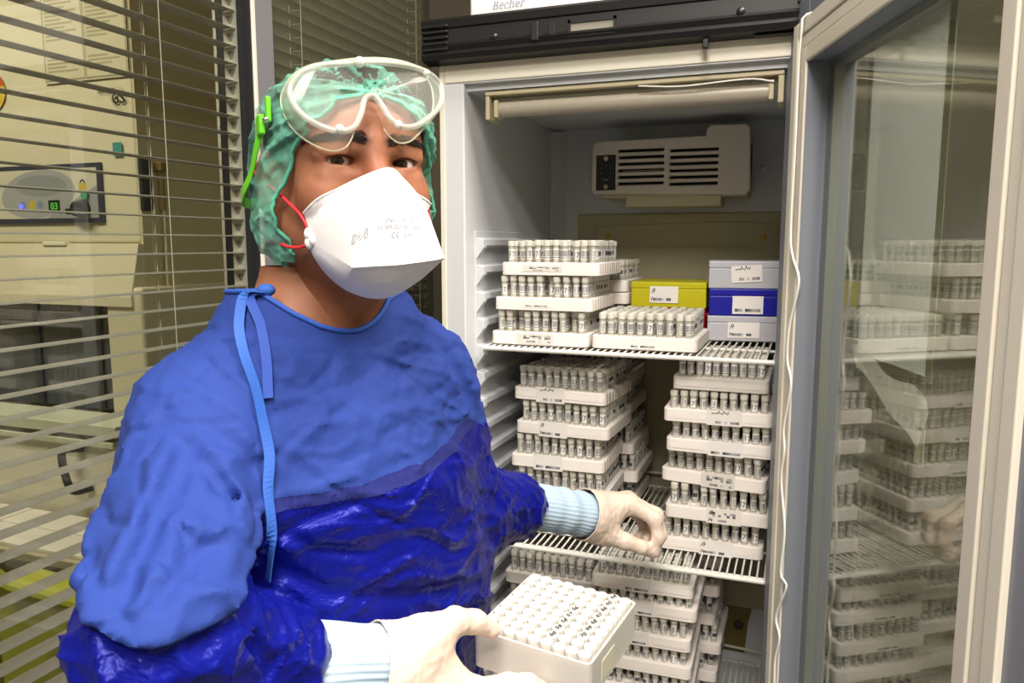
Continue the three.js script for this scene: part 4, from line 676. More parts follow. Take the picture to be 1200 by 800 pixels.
  const printTex = canvasTex(1024, 640, (g, w, h) => {
    g.fillStyle = '#e0dedf'; g.fillRect(0, 0, w, h); g.strokeStyle = '#aaa9a8'; g.lineWidth = 5; g.setLineDash([17, 13]);
    for (const y of [78, 180]) { g.beginPath(); g.moveTo(10, y + 20); g.quadraticCurveTo(w / 2, y - 16, w - 10, y + 20); g.stroke(); } g.setLineDash([]);
    g.fillStyle = '#5f6167'; g.strokeStyle = '#5f6167'; g.lineWidth = 4;
    g.save(); g.translate(250, 490); g.rotate(-0.10); g.transform(1, 0, -0.25, 1, 0, 0); g.font = 'bold 84px sans-serif'; g.lineWidth = 6; g.strokeText('DNA', 0, 0); g.restore();
    g.font = 'bold 38px sans-serif'; g.textAlign = 'left'; g.save(); g.translate(480, 432); g.rotate(-0.04); g.fillText('EN 149:2001+A1:2009', 0, 0, 350); g.fillText('DNA-1 FFP2 NR', 60, -42, 260); g.font = 'bold 54px sans-serif'; g.fillText('C€', 110, 58, 76); g.font = 'bold 36px sans-serif'; g.fillText('2163', 210, 54); g.restore();
  });
  const mk = part('respirator', loft(TT, SS, 60, 24, [0, 0.003, 0.006]), std(0xffffff, 0.75, { map: printTex }), person);
  part('lower_panel', loft(SS, BB, 60, 20, [0, -0.008, 0.006]), std(0xdcdde0, 0.75), mk);
  part('seam', tube(Array.from({ length: 40 }, (_, i) => SS.getPoint(0.26 + 0.74 * i / 39).applyMatrix4(HEAD)), 0.0010, 60, 6), std(0xf2f1ee, 0.7), mk);
  part('nose_edge', tube(Array.from({ length: 40 }, (_, i) => clear(TT.getPoint(i / 39)).applyMatrix4(HEAD)), 0.0009, 60, 6), std(0xf4f3f1, 0.7), mk);
  const L = (...q) => V3(...q).applyMatrix4(HEAD);
  part('strap_knot', merge([[-0.059, -0.066, -0.016], [-0.0585, -0.074, -0.017], [-0.056, -0.0715, -0.012]].map((q) => new THREE.SphereGeometry(0.0046, 12, 8).scale(1, 1.3, 1).translate(...q))).applyMatrix4(HEAD), std(0xeceae6, 0.6), mk);
  const red = std(0xd22b34, 0.55);
  const band = (pts) => { const c = new THREE.CatmullRomCurve3(pts.map((q) => L(...q))); const g = new THREE.TubeGeometry(c, 40, 0.0017, 6); return g; };
  part('strap', band([[-0.0575, -0.068, -0.014], [-0.0632, -0.05, -0.022], [-0.0695, -0.036, -0.042], [-0.0765, -0.022, -0.064], [-0.088, 0.0, -0.1], [-0.07, 0.02, -0.18]]), red, mk);
  part('strap', band([[-0.0575, -0.0735, -0.018], [-0.063, -0.0775, -0.03], [-0.070, -0.0765, -0.048], [-0.0735, -0.073, -0.066], [-0.08, -0.07, -0.1], [-0.055, -0.07, -0.17]]), red, mk);
  part('strap', band([[0.0555, -0.047, -0.008], [0.0635, -0.042, -0.02], [0.0695, -0.034, -0.042], [0.0765, -0.022, -0.064], [0.088, 0.0, -0.1], [0.07, 0.02, -0.18]]), red, mk);
  part('strap_end', tube([L(0.0545, -0.04, -0.008), L(0.0575, -0.043, -0.0115), L(0.0585, -0.05, -0.012), L(0.057, -0.054, -0.01)], 0.0034, 12, 8), red, mk);
  // goggles pushed up on the forehead
  const RIM = [[-0.0106, 0.0864, 0.0085], [-0.0285, 0.0838, 0.0068], [-0.0525, 0.0801, 0.0], [-0.0663, 0.0721, -0.0035], [-0.0741, 0.0597, -0.0029], [-0.073, 0.0454, 0.0037], [-0.0662, 0.0331, 0.0129], [-0.0533, 0.0233, 0.0235], [-0.0407, 0.0194, 0.0301], [-0.0296, 0.0228, 0.032], [-0.021, 0.0351, 0.0286], [-0.0136, 0.0519, 0.0226], [-0.0062, 0.0545, 0.0223], [-0.0006, 0.0472, 0.0254], [0.0057, 0.0338, 0.0309], [0.0153, 0.0273, 0.0327], [0.0293, 0.0289, 0.0295], [0.0466, 0.039, 0.0197], [0.0652, 0.0538, 0.0048], [0.0755, 0.0687, -0.0084], [0.0755, 0.0805, -0.0132], [0.0625, 0.0885, -0.0089], [0.042, 0.0908, -0.0009], [0.0149, 0.0895, 0.0063]].map(([x, y, z]) => V3(x, y, z + 0.004));
  const rimC = new THREE.CatmullRomCurve3(RIM, true);
  const N = 120, ring = Array.from({ length: N }, (_, i) => rimC.getPoint(i / N));
  const backOf = (q) => V3(q.x * 1.04 + 0.003, 0.055 + (q.y - 0.055) * 1.33 - 0.001, q.z - 0.022 - 2.4 * q.x * q.x);
  const sk = new THREE.BufferGeometry(), sp = [], si = [], R = 5;
  for (let j = 0; j <= R; j++) for (let i = 0; i < N; i++) { const a = ring[i], b = backOf(a), t = j / R, q = a.clone().lerp(b, t); const nrm = V3(q.x, q.y - 0.055, 0).normalize(); q.addScaledVector(nrm, 0.003 * Math.sin(t * Math.PI)); sp.push(...q.applyMatrix4(HEAD).toArray()); }
  for (let j = 0; j < R; j++) for (let i = 0; i < N; i++) { const a = j * N + i, b = j * N + ((i + 1) % N); si.push(a, b, a + N, b, b + N, a + N); }
  sk.setAttribute('position', new THREE.BufferAttribute(new Float32Array(sp), 3)); sk.setIndex(si); sk.computeVertexNormals();
  const gg = part('goggles', sk, phys(0xe6e6cf, 0.3, { transparent: true, opacity: 0.42, clearcoat: 0.6, clearcoatRoughness: 0.15 }), person);
  part('rim', new THREE.TubeGeometry(new THREE.CatmullRomCurve3(RIM.map((q) => q.clone().applyMatrix4(HEAD)), true), 160, 0.0029, 10, true), phys(0xc4c6be, 0.22, { transparent: true, opacity: 0.42, clearcoat: 0.8 }), gg);
  part('back_edge', new THREE.TubeGeometry(new THREE.CatmullRomCurve3(ring.filter((q, i) => i % 4 === 0).map((q) => backOf(q).applyMatrix4(HEAD)), true), 160, 0.0009, 6, true), phys(0xe0e0c4, 0.3, { transparent: true, opacity: 0.6 }), gg);
  { // lens: the outline filled as a curved sheet
    const s = new THREE.Shape(ring.map((q) => new THREE.Vector2(q.x, q.y))); const g = new THREE.ShapeGeometry(s), q = g.attributes.position;
    for (let i = 0; i < q.count; i++) { const x = q.getX(i), y = q.getY(i); q.setZ(i, 0.024 - 4.2 * x * x - 0.42 * (y - 0.06)); } g.computeVertexNormals(); g.applyMatrix4(HEAD);
    part('lens', g, phys(0xeef0e8, 0.06, { transparent: true, opacity: 0.13, clearcoat: 1, clearcoatRoughness: 0.04 }), gg);
  }
  const clips = [new THREE.SphereGeometry(0.005, 12, 8).translate(-0.0135, 0.0865, 0.0135), new THREE.SphereGeometry(0.0042, 12, 8).translate(-0.041, 0.0215, 0.0345), new THREE.SphereGeometry(0.0042, 12, 8).translate(0.0125, 0.0285, 0.0365), new THREE.SphereGeometry(0.0035, 12, 8).translate(0.058, 0.088, -0.001)]; const clipM = phys(0xf0f0ea, 0.2, { transparent: true, opacity: 0.8, clearcoat: 1 }); for (const c of clips) part('rim_clip', c.applyMatrix4(HEAD), clipM, gg);
  const green = std(0x63c61e, 0.5);
  const ribbon = (pts, w, up, th = 0.0012) => { const c = new THREE.CatmullRomCurve3(pts), n = pts.length * 6, pos = [], id = []; for (let i = 0; i <= n; i++) { const t = i / n, q = c.getPoint(t), tg = c.getTangent(t), o = up(q, t).clone(), s = V3(0, 0, 0).crossVectors(tg, o).normalize(), nn = V3(0, 0, 0).crossVectors(s, tg).normalize(); for (const [a, b] of [[-1, -1], [1, -1], [1, 1], [-1, 1]]) pos.push(...q.clone().addScaledVector(s, (a * w) / 2).addScaledVector(nn, (b * th) / 2).toArray()); } for (let i = 0; i < n; i++) for (let k = 0; k < 4; k++) { const a = i * 4 + k, b = i * 4 + ((k + 1) % 4); id.push(a, b, a + 4, b, b + 4, a + 4); } const g = new THREE.BufferGeometry(); g.setAttribute('position', new THREE.BufferAttribute(new Float32Array(pos), 3)); g.setIndex(id); const r = g.toNonIndexed(); r.computeVertexNormals(); return r; };
  const outH = (q) => { const l = q.clone().applyMatrix4(inv); return V3(l.x, 0, (l.z + 0.09) * 0.6).transformDirection(HEAD); };
  part('head_strap', ribbon([[-0.088, 0.034, -0.058], [-0.0915, 0.02, -0.066], [-0.095, -0.004, -0.082], [-0.099, -0.02, -0.105], [-0.09, -0.025, -0.15], [-0.05, -0.02, -0.205]].map((q) => L(...q)), 0.011, outH), green, gg);
  part('strap_buckle', merge([rbox(0.006, 0.019, 0.016, 0.002, -0.0895, 0.037, -0.054), rbox(0.005, 0.024, 0.007, 0.002, -0.084, 0.05, -0.044)]).applyMatrix4(HEAD), green, gg);
  part('rivet', new THREE.SphereGeometry(0.0036, 14, 10).translate(-0.0865, 0.0405, -0.0435).applyMatrix4(HEAD), std(0xd8d8d8, 0.2, { metalness: 1 }), gg);

  // ---- gown
  const plane = (a, b, c) => { const n = V3(0, 0, 0).crossVectors(b.clone().sub(a), c.clone().sub(a)).normalize(); if (n.y < 0) n.negate(); return (x, y, z) => (x - a.x) * n.x + (y - a.y) * n.y + (z - a.z) * n.z; };
  const frontCut = plane(V3(0.1924, 1.3229, 0.7036), V3(0.2368, 1.3228, 0.6429), V3(0.2595, 1.3508, 0.4443));
  const sleeveCut = plane(V3(0.1687, 1.2921, 0.9138), V3(0.2267, 1.2827, 0.8271), V3(0.2234, 1.2789, 0.8914));
  const NECK = [[-180, 1.5], [-90, 1.497], [-40, 1.502], [-12.6, 1.5037], [3.7, 1.4917], [16.4, 1.4818], [36, 1.4693], [48, 1.465], [61.5, 1.4623], [76, 1.462], [87, 1.4654], [96, 1.4717], [103.5, 1.4798], [112, 1.4897], [130, 1.5], [180, 1.5]];
  const neckY = (x, z) => { const a = Math.atan2(x - 0.137, z - 0.585) * 57.2958; let i = 0; while (i < NECK.length - 2 && a > NECK[i + 1][0]) i++; return mix(NECK[i][1], NECK[i + 1][1], (a - NECK[i][0]) / (NECK[i + 1][0] - NECK[i][0])); };
  const CREASE = [];
  for (const [l, r, h] of [
    [[[0.137, 1.382, 0.775], [0.149, 1.360, 0.809], [0.163, 1.336, 0.847], [0.186, 1.311, 0.894]], 0.009, 0.019],
    [[[0.130, 1.375, 0.793], [0.145, 1.349, 0.831], [0.169, 1.319, 0.884]], 0.009, -0.009],
    [[[0.169, 1.355, 0.732], [0.157, 1.377, 0.746], [0.143, 1.389, 0.754]], 0.009, 0.009],
    [[[0.179, 1.320, 0.754], [0.175, 1.347, 0.780], [0.156, 1.367, 0.779]], 0.008, 0.012],
    [[[0.222, 1.293, 0.850], [0.212, 1.304, 0.825], [0.184, 1.322, 0.770]], 0.007, -0.010],
    [[[0.207, 1.306, 0.884], [0.204, 1.316, 0.857], [0.198, 1.321, 0.828]], 0.009, 0.011],
    [[[0.128, 1.318, 0.866], [0.171, 1.312, 0.896], [0.200, 1.296, 0.903]], 0.007, 0.004],
    [[[0.174, 1.338, 0.832], [0.201, 1.319, 0.839]], 0.005, 0.006],
    [[[0.170, 1.324, 0.873], [0.183, 1.325, 0.863], [0.199, 1.318, 0.863]], 0.005, 0.005],
    [[[0.227, 1.455, 0.501], [0.249, 1.409, 0.481], [0.260, 1.366, 0.460]], 0.008, 0.012],
    [[[0.201, 1.450, 0.596], [0.217, 1.388, 0.632], [0.228, 1.331, 0.653]], 0.002, -0.0012],
    [[[0.229, 1.431, 0.542], [0.244, 1.377, 0.569], [0.253, 1.341, 0.585]], 0.002, -0.0015],
    [[[0.157, 1.479, 0.653], [0.171, 1.404, 0.686], [0.185, 1.337, 0.706]], 0.0012, 0.0009],
    [[[0.161, 1.475, 0.651], [0.175, 1.403, 0.682], [0.189, 1.337, 0.702]], 0.0012, 0.0009],
    [[[0.176, 1.309, 0.743], [0.199, 1.273, 0.702], [0.239, 1.250, 0.650]], 0.006, 0.007],
    [[[0.169, 1.261, 0.726], [0.207, 1.227, 0.689], [0.251, 1.196, 0.623], [0.279, 1.183, 0.539]], 0.007, 0.006],
    [[[0.247, 1.319, 0.625], [0.257, 1.274, 0.614], [0.265, 1.231, 0.593]], 0.002, -0.0015],
    [[[0.174, 1.278, 0.725], [0.195, 1.297, 0.709], [0.230, 1.305, 0.664]], 0.005, 0.007],
    [[[0.221, 1.297, 0.680], [0.254, 1.291, 0.624], [0.272, 1.252, 0.474]], 0.004, -0.003],
    [[[0.185, 1.274, 0.715], [0.235, 1.274, 0.658], [0.273, 1.258, 0.567]], 0.005, -0.004],
    [[[0.235, 1.249, 0.820], [0.239, 1.215, 0.809]], 0.006, 0.01],
    [[[0.201, 1.334, 0.689], [0.240, 1.293, 0.650], [0.273, 1.232, 0.568]], 0.004, 0.003],
  ]) for (let i = 0; i < l.length - 1; i++) CREASE.push([V3(...l[i]), V3(...l[i + 1]), r, h, V3(...l[i]).lerp(V3(...l[i + 1]), 0.5), V3(...l[i]).distanceTo(V3(...l[i + 1])) / 2]);
  const satinAt = (x, y, z) => { const dt = torsoDist(x, y, z, 0), aR = armR(x, y, z, 0), aL = armL(x, y, z, 0), da = Math.min(aR, aL); const arm = aR < aL ? -sleeveCut(x, y, z) + 0.003 * noise3(x * 20, y * 20, z * 20) : 1.33 - y; const wt = smooth(-0.012, 0.012, da - dt); return wt * (-frontCut(x, y, z) + 0.0015 * noise3(x * 25, y * 25, z * 25)) + (1 - wt) * arm; };
  const gownField = (x, y, z) => {
    const dt = torsoDist(x, y, z, 0), aR = armR(x, y, z, 0), aL = armL(x, y, z, 0), da = Math.min(aR, aL); let d = smin(dt, da, 0.034);
    if (Math.abs(d) > 0.045) return d;
    const w = smooth(-0.02, 0.03, dt - da);
    let f = 0;
    if (w < 1) { const s = smooth(-0.01, 0.01, -frontCut(x, y, z)); f += (1 - w) * ((1 - s) * folds(x, y, z, 0) + s * folds(x, y, z, 1)); }
    if (w > 0) { const s = aR < aL ? smooth(-0.008, 0.012, -sleeveCut(x, y, z)) : 1; f += w * ((1 - s) * armFolds(x, y, z) + s * crush(x, y, z)); if (aR < aL) { const q = sleeveCut(x, y, z); f += w * (0.007 * smooth(-0.004, 0.006, q) * smooth(0.06, 0.0, q) - 0.007 * Math.exp(-((q + 0.010) ** 2) / 0.0001)); } }
    let fc = 0, fr2 = 0; for (const [a, b, r, h, m, hl] of CREASE) { if (Math.abs(x - m.x) + Math.abs(y - m.y) + Math.abs(z - m.z) > 2 * (hl + r * 3)) continue; const q = cap(x, y, z, a, b, 0, 0); if (q < r * 3) { const k = h * Math.exp(-(q * q) / (r * r)); fc = Math.max(fc, k); fr2 = Math.min(fr2, k); } } f -= fc + fr2;
    f *= smooth(0.07, 0.12, Math.hypot(x - 0.137, (y - 1.49) * 1.3, z - 0.585)); return d - f;
  };
  const whole = meshField(gownField, [-0.28, 0.9, 0.1], [0.48, 1.56, 1.02], 0.0037, 1.7);
  const lowF = (x, y, z) => gownField(x, y, z);
  const low = meshField(lowF, [-0.28, 0.36, 0.1], [0.48, 0.93, 1.02], 0.012, 1.7);
  const tri = (g) => { g.setIndex([...Array(g.attributes.position.count).keys()]); return g; };
  const noNeck = cutMesh(whole, (x, y, z) => Math.min(y - neckY(x, z), 0.11 - Math.hypot(x - 0.137, z - 0.585)));
  const parts = cutMesh(tri(noNeck.under), satinAt);
  // part numbers: cotton above, gathered band along the cut, satin below
  const bandCut = cutMesh(tri(parts.over), (x, y, z) => { const dt = torsoDist(x, y, z, 0), da = Math.min(armR(x, y, z, 0), armL(x, y, z, 0)); return Math.min(0.011 + frontCut(x, y, z), da - dt - 0.004); });
  const uvXY = (g, s) => { const p = g.attributes.position, uv = new Float32Array(p.count * 2); for (let i = 0; i < p.count; i++) { const dx = p.getX(i) - TC.x, dz = p.getZ(i) - TC.z; uv[i * 2] = (dx * TL.x + dz * TL.z + 0.35 * (dx * TF.x + dz * TF.z)) * s; uv[i * 2 + 1] = p.getY(i) * s; } g.setAttribute('uv', new THREE.BufferAttribute(uv, 2)); return g; };
  const weave = noiseTex(256, 9, 60, 200, 3), crumple = noiseTex(256, 4, 30, 225, 4);
  const cotton = phys(0x183686, 0.84, { bumpMap: rep(crumple, 1, 1), bumpScale: 0.00025, sheen: 0.05, sheenColor: new THREE.Color(0x4f70c8), sheenRoughness: 0.6 });
  const satin = phys(0x0d1478, 0.34, { bumpMap: rep(crumple, 1, 1), bumpScale: 0.0010, sheen: 0.08, sheenColor: new THREE.Color(0x4a49ff), sheenRoughness: 0.4, specularIntensity: 0.9, specularColor: new THREE.Color(0x8f96ff) });
  const gown = part('gown', uvXY(parts.under, 8), cotton, person);
  part('satin_panel', uvXY(bandCut.under, 5), satin, gown);
  low.applyMatrix4(new THREE.Matrix4());
  part('gown_skirt', uvXY(cutMesh(low, (x, y, z) => y - 0.42).over, 5), satin, gown);
  { const bp = bandCut.over.attributes.position, bn = bandCut.over.attributes.normal; for (let i = 0; i < bp.count; i++) { const s = (bp.getX(i) - TC.x) * TL.x + (bp.getZ(i) - TC.z) * TL.z - 0.8 * ((bp.getX(i) - TC.x) * TF.x + (bp.getZ(i) - TC.z) * TF.z); const k = 0.0005 + 0.0006 * Math.sin(s * 900 + 3 * noise3(s * 40, 1, 1)); bp.setXYZ(i, bp.getX(i) + bn.getX(i) * k, bp.getY(i) + bn.getY(i) * k, bp.getZ(i) + bn.getZ(i) * k); } const g = tri(bandCut.over); const q = mergeVertices(g.deleteAttribute('normal') && g, 1e-5); q.computeVertexNormals(); part('gathered_band', uvXY(q, 8), std(0x0f1a66, 0.9), gown); }
  const ne = chains(noNeck.segs)[0].filter((q, i) => i % 3 === 0).map((q) => V3(...q));
  part('neck_binding', tube(ne, 0.0028, ne.length * 2, 8, true), std(0x2a55b0, 0.75), gown);
  const outT = (q) => V3(q.x - TC.x, 0.25, q.z - TC.z);
  const off = (l, k) => l.map((q) => { const v3 = V3(...q), o = V3(v3.x - TC.x, 0, v3.z - TC.z).normalize(); return v3.addScaledVector(o, k); });
  const tieM = std(0x2c5fb8, 0.7);
  const wob = (q, t) => V3(q.x - TC.x + 0.10 * Math.sin(t * 11), 0.25, q.z - TC.z - 0.10 * Math.sin(t * 9 + 1));
  part('neck_tie', ribbon(off([[0.1301, 1.503, 0.652], [0.1163, 1.5028, 0.6595], [0.1181, 1.4767, 0.6745], [0.1324, 1.4504, 0.6887], [0.1504, 1.4207, 0.6984], [0.1639, 1.3916, 0.7076], [0.1734, 1.3620, 0.7133], [0.1762, 1.3328, 0.7210], [0.1803, 1.3023, 0.7235], [0.1765, 1.2719, 0.7215], [0.1725, 1.2480, 0.7210]], 0.009), 0.0092, wob), tieM, gown);
  part('neck_tie', ribbon(off([[0.1301, 1.503, 0.650], [0.1192, 1.4996, 0.6608], [0.1359, 1.4729, 0.6708], [0.1493, 1.4423, 0.6823], [0.1600, 1.4090, 0.6960]], 0.006), 0.009, outT), std(0x2449a4, 0.75), gown);
  part('tie_knot', new THREE.SphereGeometry(0.008, 12, 8).scale(1.2, 0.8, 1).translate(0.1275, 1.5045, 0.6560), tieM, gown);
  // ---- trousers and shoes below the picture
  const tr = (x, y, z) => { let d = 9; for (const s of [-1, 1]) { const hx = TC.x - 0.048 + TL.x * 0.09 * s, hz = TC.z - 0.068 + TL.z * 0.09 * s; d = Math.min(d, smin(cap(x, y, z, V3(hx, 0.9, hz), V3(hx + 0.02, 0.5, hz + 0.005), 0.098, 0.075), cap(x, y, z, V3(hx + 0.02, 0.5, hz + 0.005), V3(hx, 0.13, hz), 0.073, 0.066), 0.02)); } return smax(d, 0.1 - y, 0.004); };
  part('trousers', meshField(tr, [-0.2, 0.08, 0.3], [0.45, 0.98, 0.9], 0.012), std(0x2a3350, 0.8), person);
  for (const s of [-1, 1]) { const hx = TC.x - 0.048 + TL.x * 0.09 * s, hz = TC.z - 0.068 + TL.z * 0.09 * s; part('shoe', meshField((x, y, z) => smax(smin(cap(x, y, z, V3(hx - TF.x * 0.05, 0.045, hz - TF.z * 0.05), V3(hx + TF.x * 0.17, 0.035, hz + TF.z * 0.17), 0.046, 0.042), cap(x, y, z, V3(hx, 0.06, hz), V3(hx, 0.12, hz), 0.05, 0.052), 0.03), -y, 0.004), [hx - 0.25, -0.01, hz - 0.25], [hx + 0.25, 0.2, hz + 0.25], 0.008), std(0xe5e5e2, 0.5), person); }
  // ---- knitted cuffs and gloves
  const sweep = (pts, rad, n = 40, seg = 60) => { const c = new THREE.CatmullRomCurve3(pts), g = new THREE.TubeGeometry(c, seg, 1, n), p2 = g.attributes.position, q = V3(); for (let j = 0; j <= seg; j++) { const o = c.getPointAt(j / seg); for (let i = 0; i <= n; i++) { const k = j * (n + 1) + i; q.fromBufferAttribute(p2, k).sub(o).normalize().multiplyScalar(rad(j / seg, (i / n) * Math.PI * 2)).add(o); p2.setXYZ(k, q.x, q.y, q.z); } } g.computeVertexNormals(); return g; };
  const knit = std(0xafc6da, 0.85);
  const towards = (a, b, k) => a.clone().lerp(b, k);
  part('knitted_cuff', sweep([towards(J.Rcuff0, J.RW, -0.12), towards(J.Rcuff0, J.RW, 0.5).add(V3(0, 0.004, 0)), towards(J.Rcuff0, J.RW, 1.12).add(V3(0, 0.007, 0))], (t, a) => 0.0385 - 0.0025 * t + 0.0007 * Math.sin(a * 34) + 0.0016 * Math.sin(a * 3 + t * 5) + 0.002 * Math.exp(-((t - 0.05) ** 2) / 0.004) * Math.sin(a * 9), 136, 40), knit, person);
  part('knitted_cuff', sweep([towards(J.Lcuff0, J.LW, -0.12), towards(J.Lcuff0, J.LW, 0.5), towards(J.Lcuff0, J.LW, 1.1)], (t, a) => 0.0345 - 0.0015 * t + 0.0005 * Math.sin(a * 34) + 0.0013 * Math.sin(t * 26 + Math.sin(a)) * smooth(0.2, 0.5, t) + 0.0018 * Math.exp(-((t - 0.05) ** 2) / 0.004) * Math.sin(a * 9), 136, 40), knit, person);
  const latex = phys(0xe3d0c0, 0.5, { sheen: 0.1, clearcoat: 0.1, clearcoatRoughness: 0.5 });
  const chain = (x, y, z, js, rs) => { let d = 9; for (let i = 0; i < js.length - 1; i++) d = smin(d, cap(x, y, z, js[i], js[i + 1], rs[i], rs[i + 1]), 0.006); return d; };
  const wr = (x, y, z) => 0.0006 * noise3(x * 90, y * 90, z * 90) + 0.0004 * noise3(x * 200, y * 60, z * 200);
  const handR = (x, y, z) => {
    let palm = chain(x, y, z, [J.RW, J.Ri1], [0.031, 0.0135]);
    for (const k of ['Rm1', 'Rr1', 'Rp1']) palm = smin(palm, cap(x, y, z, J.RW, J[k], 0.031, 0.013), 0.022);
    palm = smin(palm, cap(x, y, z, J.RW, J.Rcmc, 0.03, 0.022), 0.02);
    palm = smin(palm, cap(x, y, z, J.RW, towards(J.RW, J.Rcuff0, 0.4), 0.0338, 0.0343), 0.02);
    palm = smin(palm, cap(x, y, z, J.Rcmc, J.Ri1, 0.017, 0.011), 0.02); // web
    let f = chain(x, y, z, [J.Ri1, J.Ri2, J.Ri3, J.Ri4], [0.0125, 0.0108, 0.0098, 0.0088]);
    f = smin(f, chain(x, y, z, [J.Rm1, J.Rm2, J.Rm3, J.Rm4], [0.0125, 0.0108, 0.0098, 0.0088]), 0.003);
    f = smin(f, chain(x, y, z, [J.Rr1, J.Rr2, J.Rr3, J.Rr4], [0.012, 0.0102, 0.0092, 0.0082]), 0.003);
    f = smin(f, chain(x, y, z, [J.Rp1, J.Rp2, J.Rp3, J.Rp4], [0.0108, 0.009, 0.0082, 0.0074]), 0.003);
    const th = chain(x, y, z, [J.Rcmc, J.Rmcp, J.Rip, J.Rtt], [0.021, 0.0135, 0.0115, 0.0092]);
    return smin(smin(palm, f, 0.01), th, 0.014) - wr(x, y, z);
  };
  const handL = (x, y, z) => {
    let palm = chain(x, y, z, [J.LW, J.Li1], [0.027, 0.0125]);
    for (const k of ['Lm1', 'Lr1', 'Lp1']) palm = smin(palm, cap(x, y, z, J.LW, J[k], 0.027, 0.012), 0.02);
    palm = smin(palm, cap(x, y, z, J.LW, J.Lcmc, 0.027, 0.019), 0.02);
    palm = smin(palm, cap(x, y, z, J.LW, towards(J.LW, J.Lcuff0, 0.3), 0.030, 0.031), 0.02);
    palm = smin(palm, cap(x, y, z, J.Lcmc, towards(J.Li1, J.LW, 0.3), 0.014, 0.010), 0.02);
    let f = chain(x, y, z, [J.Li1, J.Li2, J.Li3, J.Li4], [0.0125, 0.0108, 0.0095, 0.0082]);
    f = smin(f, chain(x, y, z, [J.Lm1, J.Lm2, J.Lm3, J.Lm4], [0.0125, 0.011, 0.0096, 0.0083]), 0.003);
    f = smin(f, chain(x, y, z, [J.Lr1, J.Lr2, J.Lr3, J.Lr4], [0.012, 0.0102, 0.0092, 0.0082]), 0.003);
    f = smin(f, chain(x, y, z, [J.Lp1, J.Lp2, J.Lp3, J.Lp4], [0.0105, 0.009, 0.0082, 0.0074]), 0.003);
    const th = chain(x, y, z, [J.Lcmc, J.Lmcp, J.Lip, J.Ltt], [0.018, 0.0125, 0.0105, 0.0086]);
    return smin(smin(palm, f, 0.01), th, 0.010) - wr(x, y, z);
  };
  const bounds = (ks, m) => { const b = new THREE.Box3().setFromPoints(ks.map((k) => J[k])).expandByScalar(m); return [b.min.toArray(), b.max.toArray()]; };
  const kR = ['RW', 'Ri1', 'Ri4', 'Rm4', 'Rr4', 'Rp4', 'Rp1', 'Rcmc', 'Rmcp', 'Rtt'], kL = kR.map((k) => 'L' + k.slice(1));
  for (const [fn, ks, w0, w1] of [[handR, kR, J.Rcuff0, J.RW], [handL, kL, J.Lcuff0, J.LW]]) {
    const [lo, hi] = bounds(ks, 0.05), dir = w1.clone().sub(w0).normalize(), o = w1.clone().addScaledVector(dir, -0.004);
    const g = cutMesh(meshField(fn, lo, hi, 0.0021), (x, y, z) => (x - o.x) * dir.x + (y - o.y) * dir.y + (z - o.z) * dir.z + 0.004);
    const m = part('glove', g.over, latex, person);
    const e = chains(g.segs)[0].filter((q, i) => i % 3 === 0).map((q) => V3(...q));
    part('rolled_hem', tube(e, 0.0011, e.length * 2, 6, true), latex, m);
  }
}
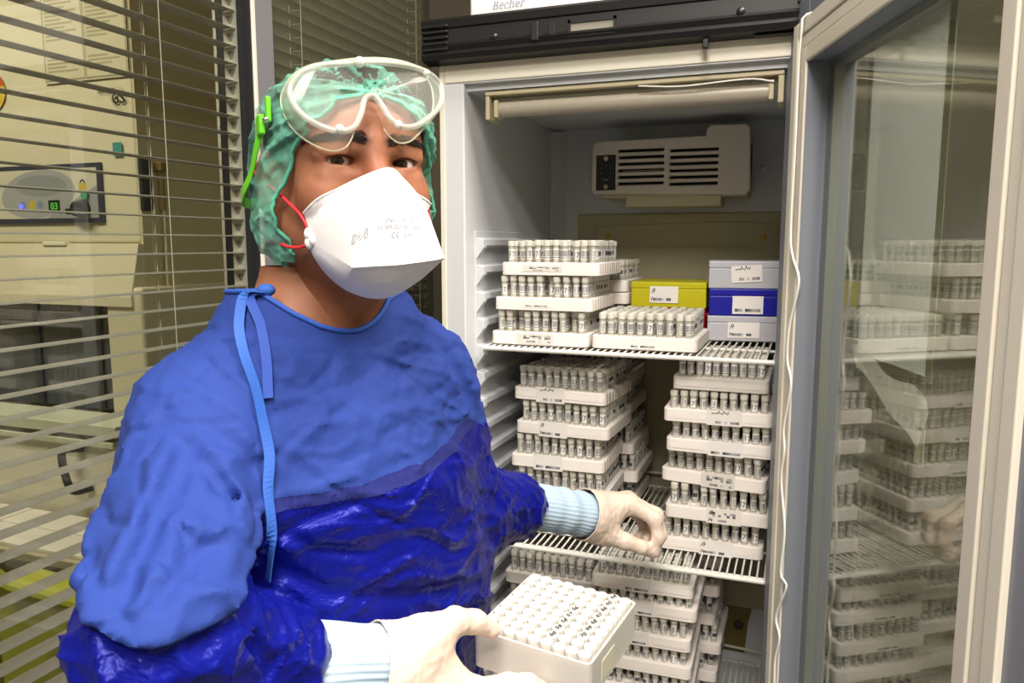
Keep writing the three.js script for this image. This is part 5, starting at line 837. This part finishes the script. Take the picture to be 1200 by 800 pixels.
// ---------------------------------------------------------------- the held box of frosted tubes
{
  const s = 0.135, N = 9, t = thing('tube_box', 'frosted plastic box of tubes held in the gloved hand', 'box', null, [0.3762, 1.0968, 0.4945]);
  const BQ = new THREE.Quaternion().setFromEuler(new THREE.Euler(0.065, -0.1415, -0.034, 'YXZ')); t.quaternion.copy(BQ);
  const frost = phys(0xf3f1ec, 0.42, { transmission: 0.38, thickness: 0, clearcoat: 0.2, clearcoatRoughness: 0.3 });
  const h = 0.0432; const shell = roundRect(new THREE.Shape(), -s / 2, -s / 2, s / 2, s / 2, 0.007), hole = roundRect(new THREE.Path(), -s / 2 + 0.0015, -s / 2 + 0.0015, s / 2 - 0.0015, s / 2 - 0.0015, 0.006); shell.holes.push(hole);
  part('box_wall', extrude(shell, h, 0.0006, 1).rotateX(-Math.PI / 2).translate(0, 0.001, 0), frost, t);
  part('box_floor', rbox(s - 0.004, 0.0015, s - 0.004, 0.0005, 0, 0.001, 0), frost, t);
  part('grid_plate', rbox(s - 0.004, 0.002, s - 0.004, 0.0005, 0, 0.0375, 0), std(0xdcd9d2, 0.6), t);
  part('corner_patch', merge([box(0.0008, 0.024, 0.035, s / 2 + 0.0007, 0.019, 0.02)]), std(0xd9d4c0, 0.6), t);
  const pitch = (s - 0.006) / N, clear = phys(0xeeece6, 0.4, { transmission: 0.22, thickness: 0, clearcoat: 0.35, clearcoatRoughness: 0.25 });
  const bodyG = lathe([[0, 0.0], [0.0046, 0.002], [0.0052, 0.006], [0.0054, 0.036], [0.0071, 0.0365], [0.0071, 0.0458], [0.0066, 0.0466], [0.0050, 0.0468], [0.0046, 0.0460], [0, 0.0460]], 16);
  const numGeo = new THREE.PlaneGeometry(0.0125, 0.0125).rotateX(-Math.PI / 2);
  const ink = (n, k) => std(0xffffff, 0.5, { transparent: true, map: canvasTex(48, 48, (g) => { g.clearRect(0, 0, 48, 48); g.fillStyle = '#14151c'; g.translate(24, 25); g.rotate(k); g.font = 'italic bold 30px sans-serif'; g.textAlign = 'center'; g.textBaseline = 'middle'; g.fillText(String(n), 0, 0, 40); }) });
  const nums = { '5,7': 60, '5,6': 59, '5,5': 58, '5,4': 57, '5,3': 56, '7,6': 70, '7,5': 69, '7,4': 68, '7,3': 67, '7,2': 66, '7,1': 65, '7,0': 64 };
  const words = ['first', 'second', 'third', 'fourth', 'fifth', 'sixth', 'seventh', 'eighth', 'ninth'];
  let proto = null;
  for (let i = 0; i < N; i++) for (let j = 0; j < N; j++) {
    let o; if (!proto) { o = proto = new THREE.Group(); part('tube_body', bodyG, clear, o); } else o = proto.clone();
    o.name = numbered('frosted_tube'); scene.add(o);
    const p = V3((i - 4) * pitch, 0.0022, (j - 4) * pitch).applyQuaternion(BQ).add(t.position); o.position.copy(p); o.quaternion.copy(BQ); o.position.y += rr(-0.0006, 0.0006);
    const n = nums[`${i},${j}`];
    info(o, `frosted tube in the held box, ${words[i]} column from the thumb, ${words[j]} row from the refrigerator`, 'tube', 'frosted tubes in the held box');
    if (n) { const m = part('number', numGeo, ink(n, -1.2), o, [0, 0.0472, 0]); }
  }
}
scene.traverse((o) => { if (o.isMesh) { o.castShadow = true; o.receiveShadow = true; } });
renderer.render(scene, camera);
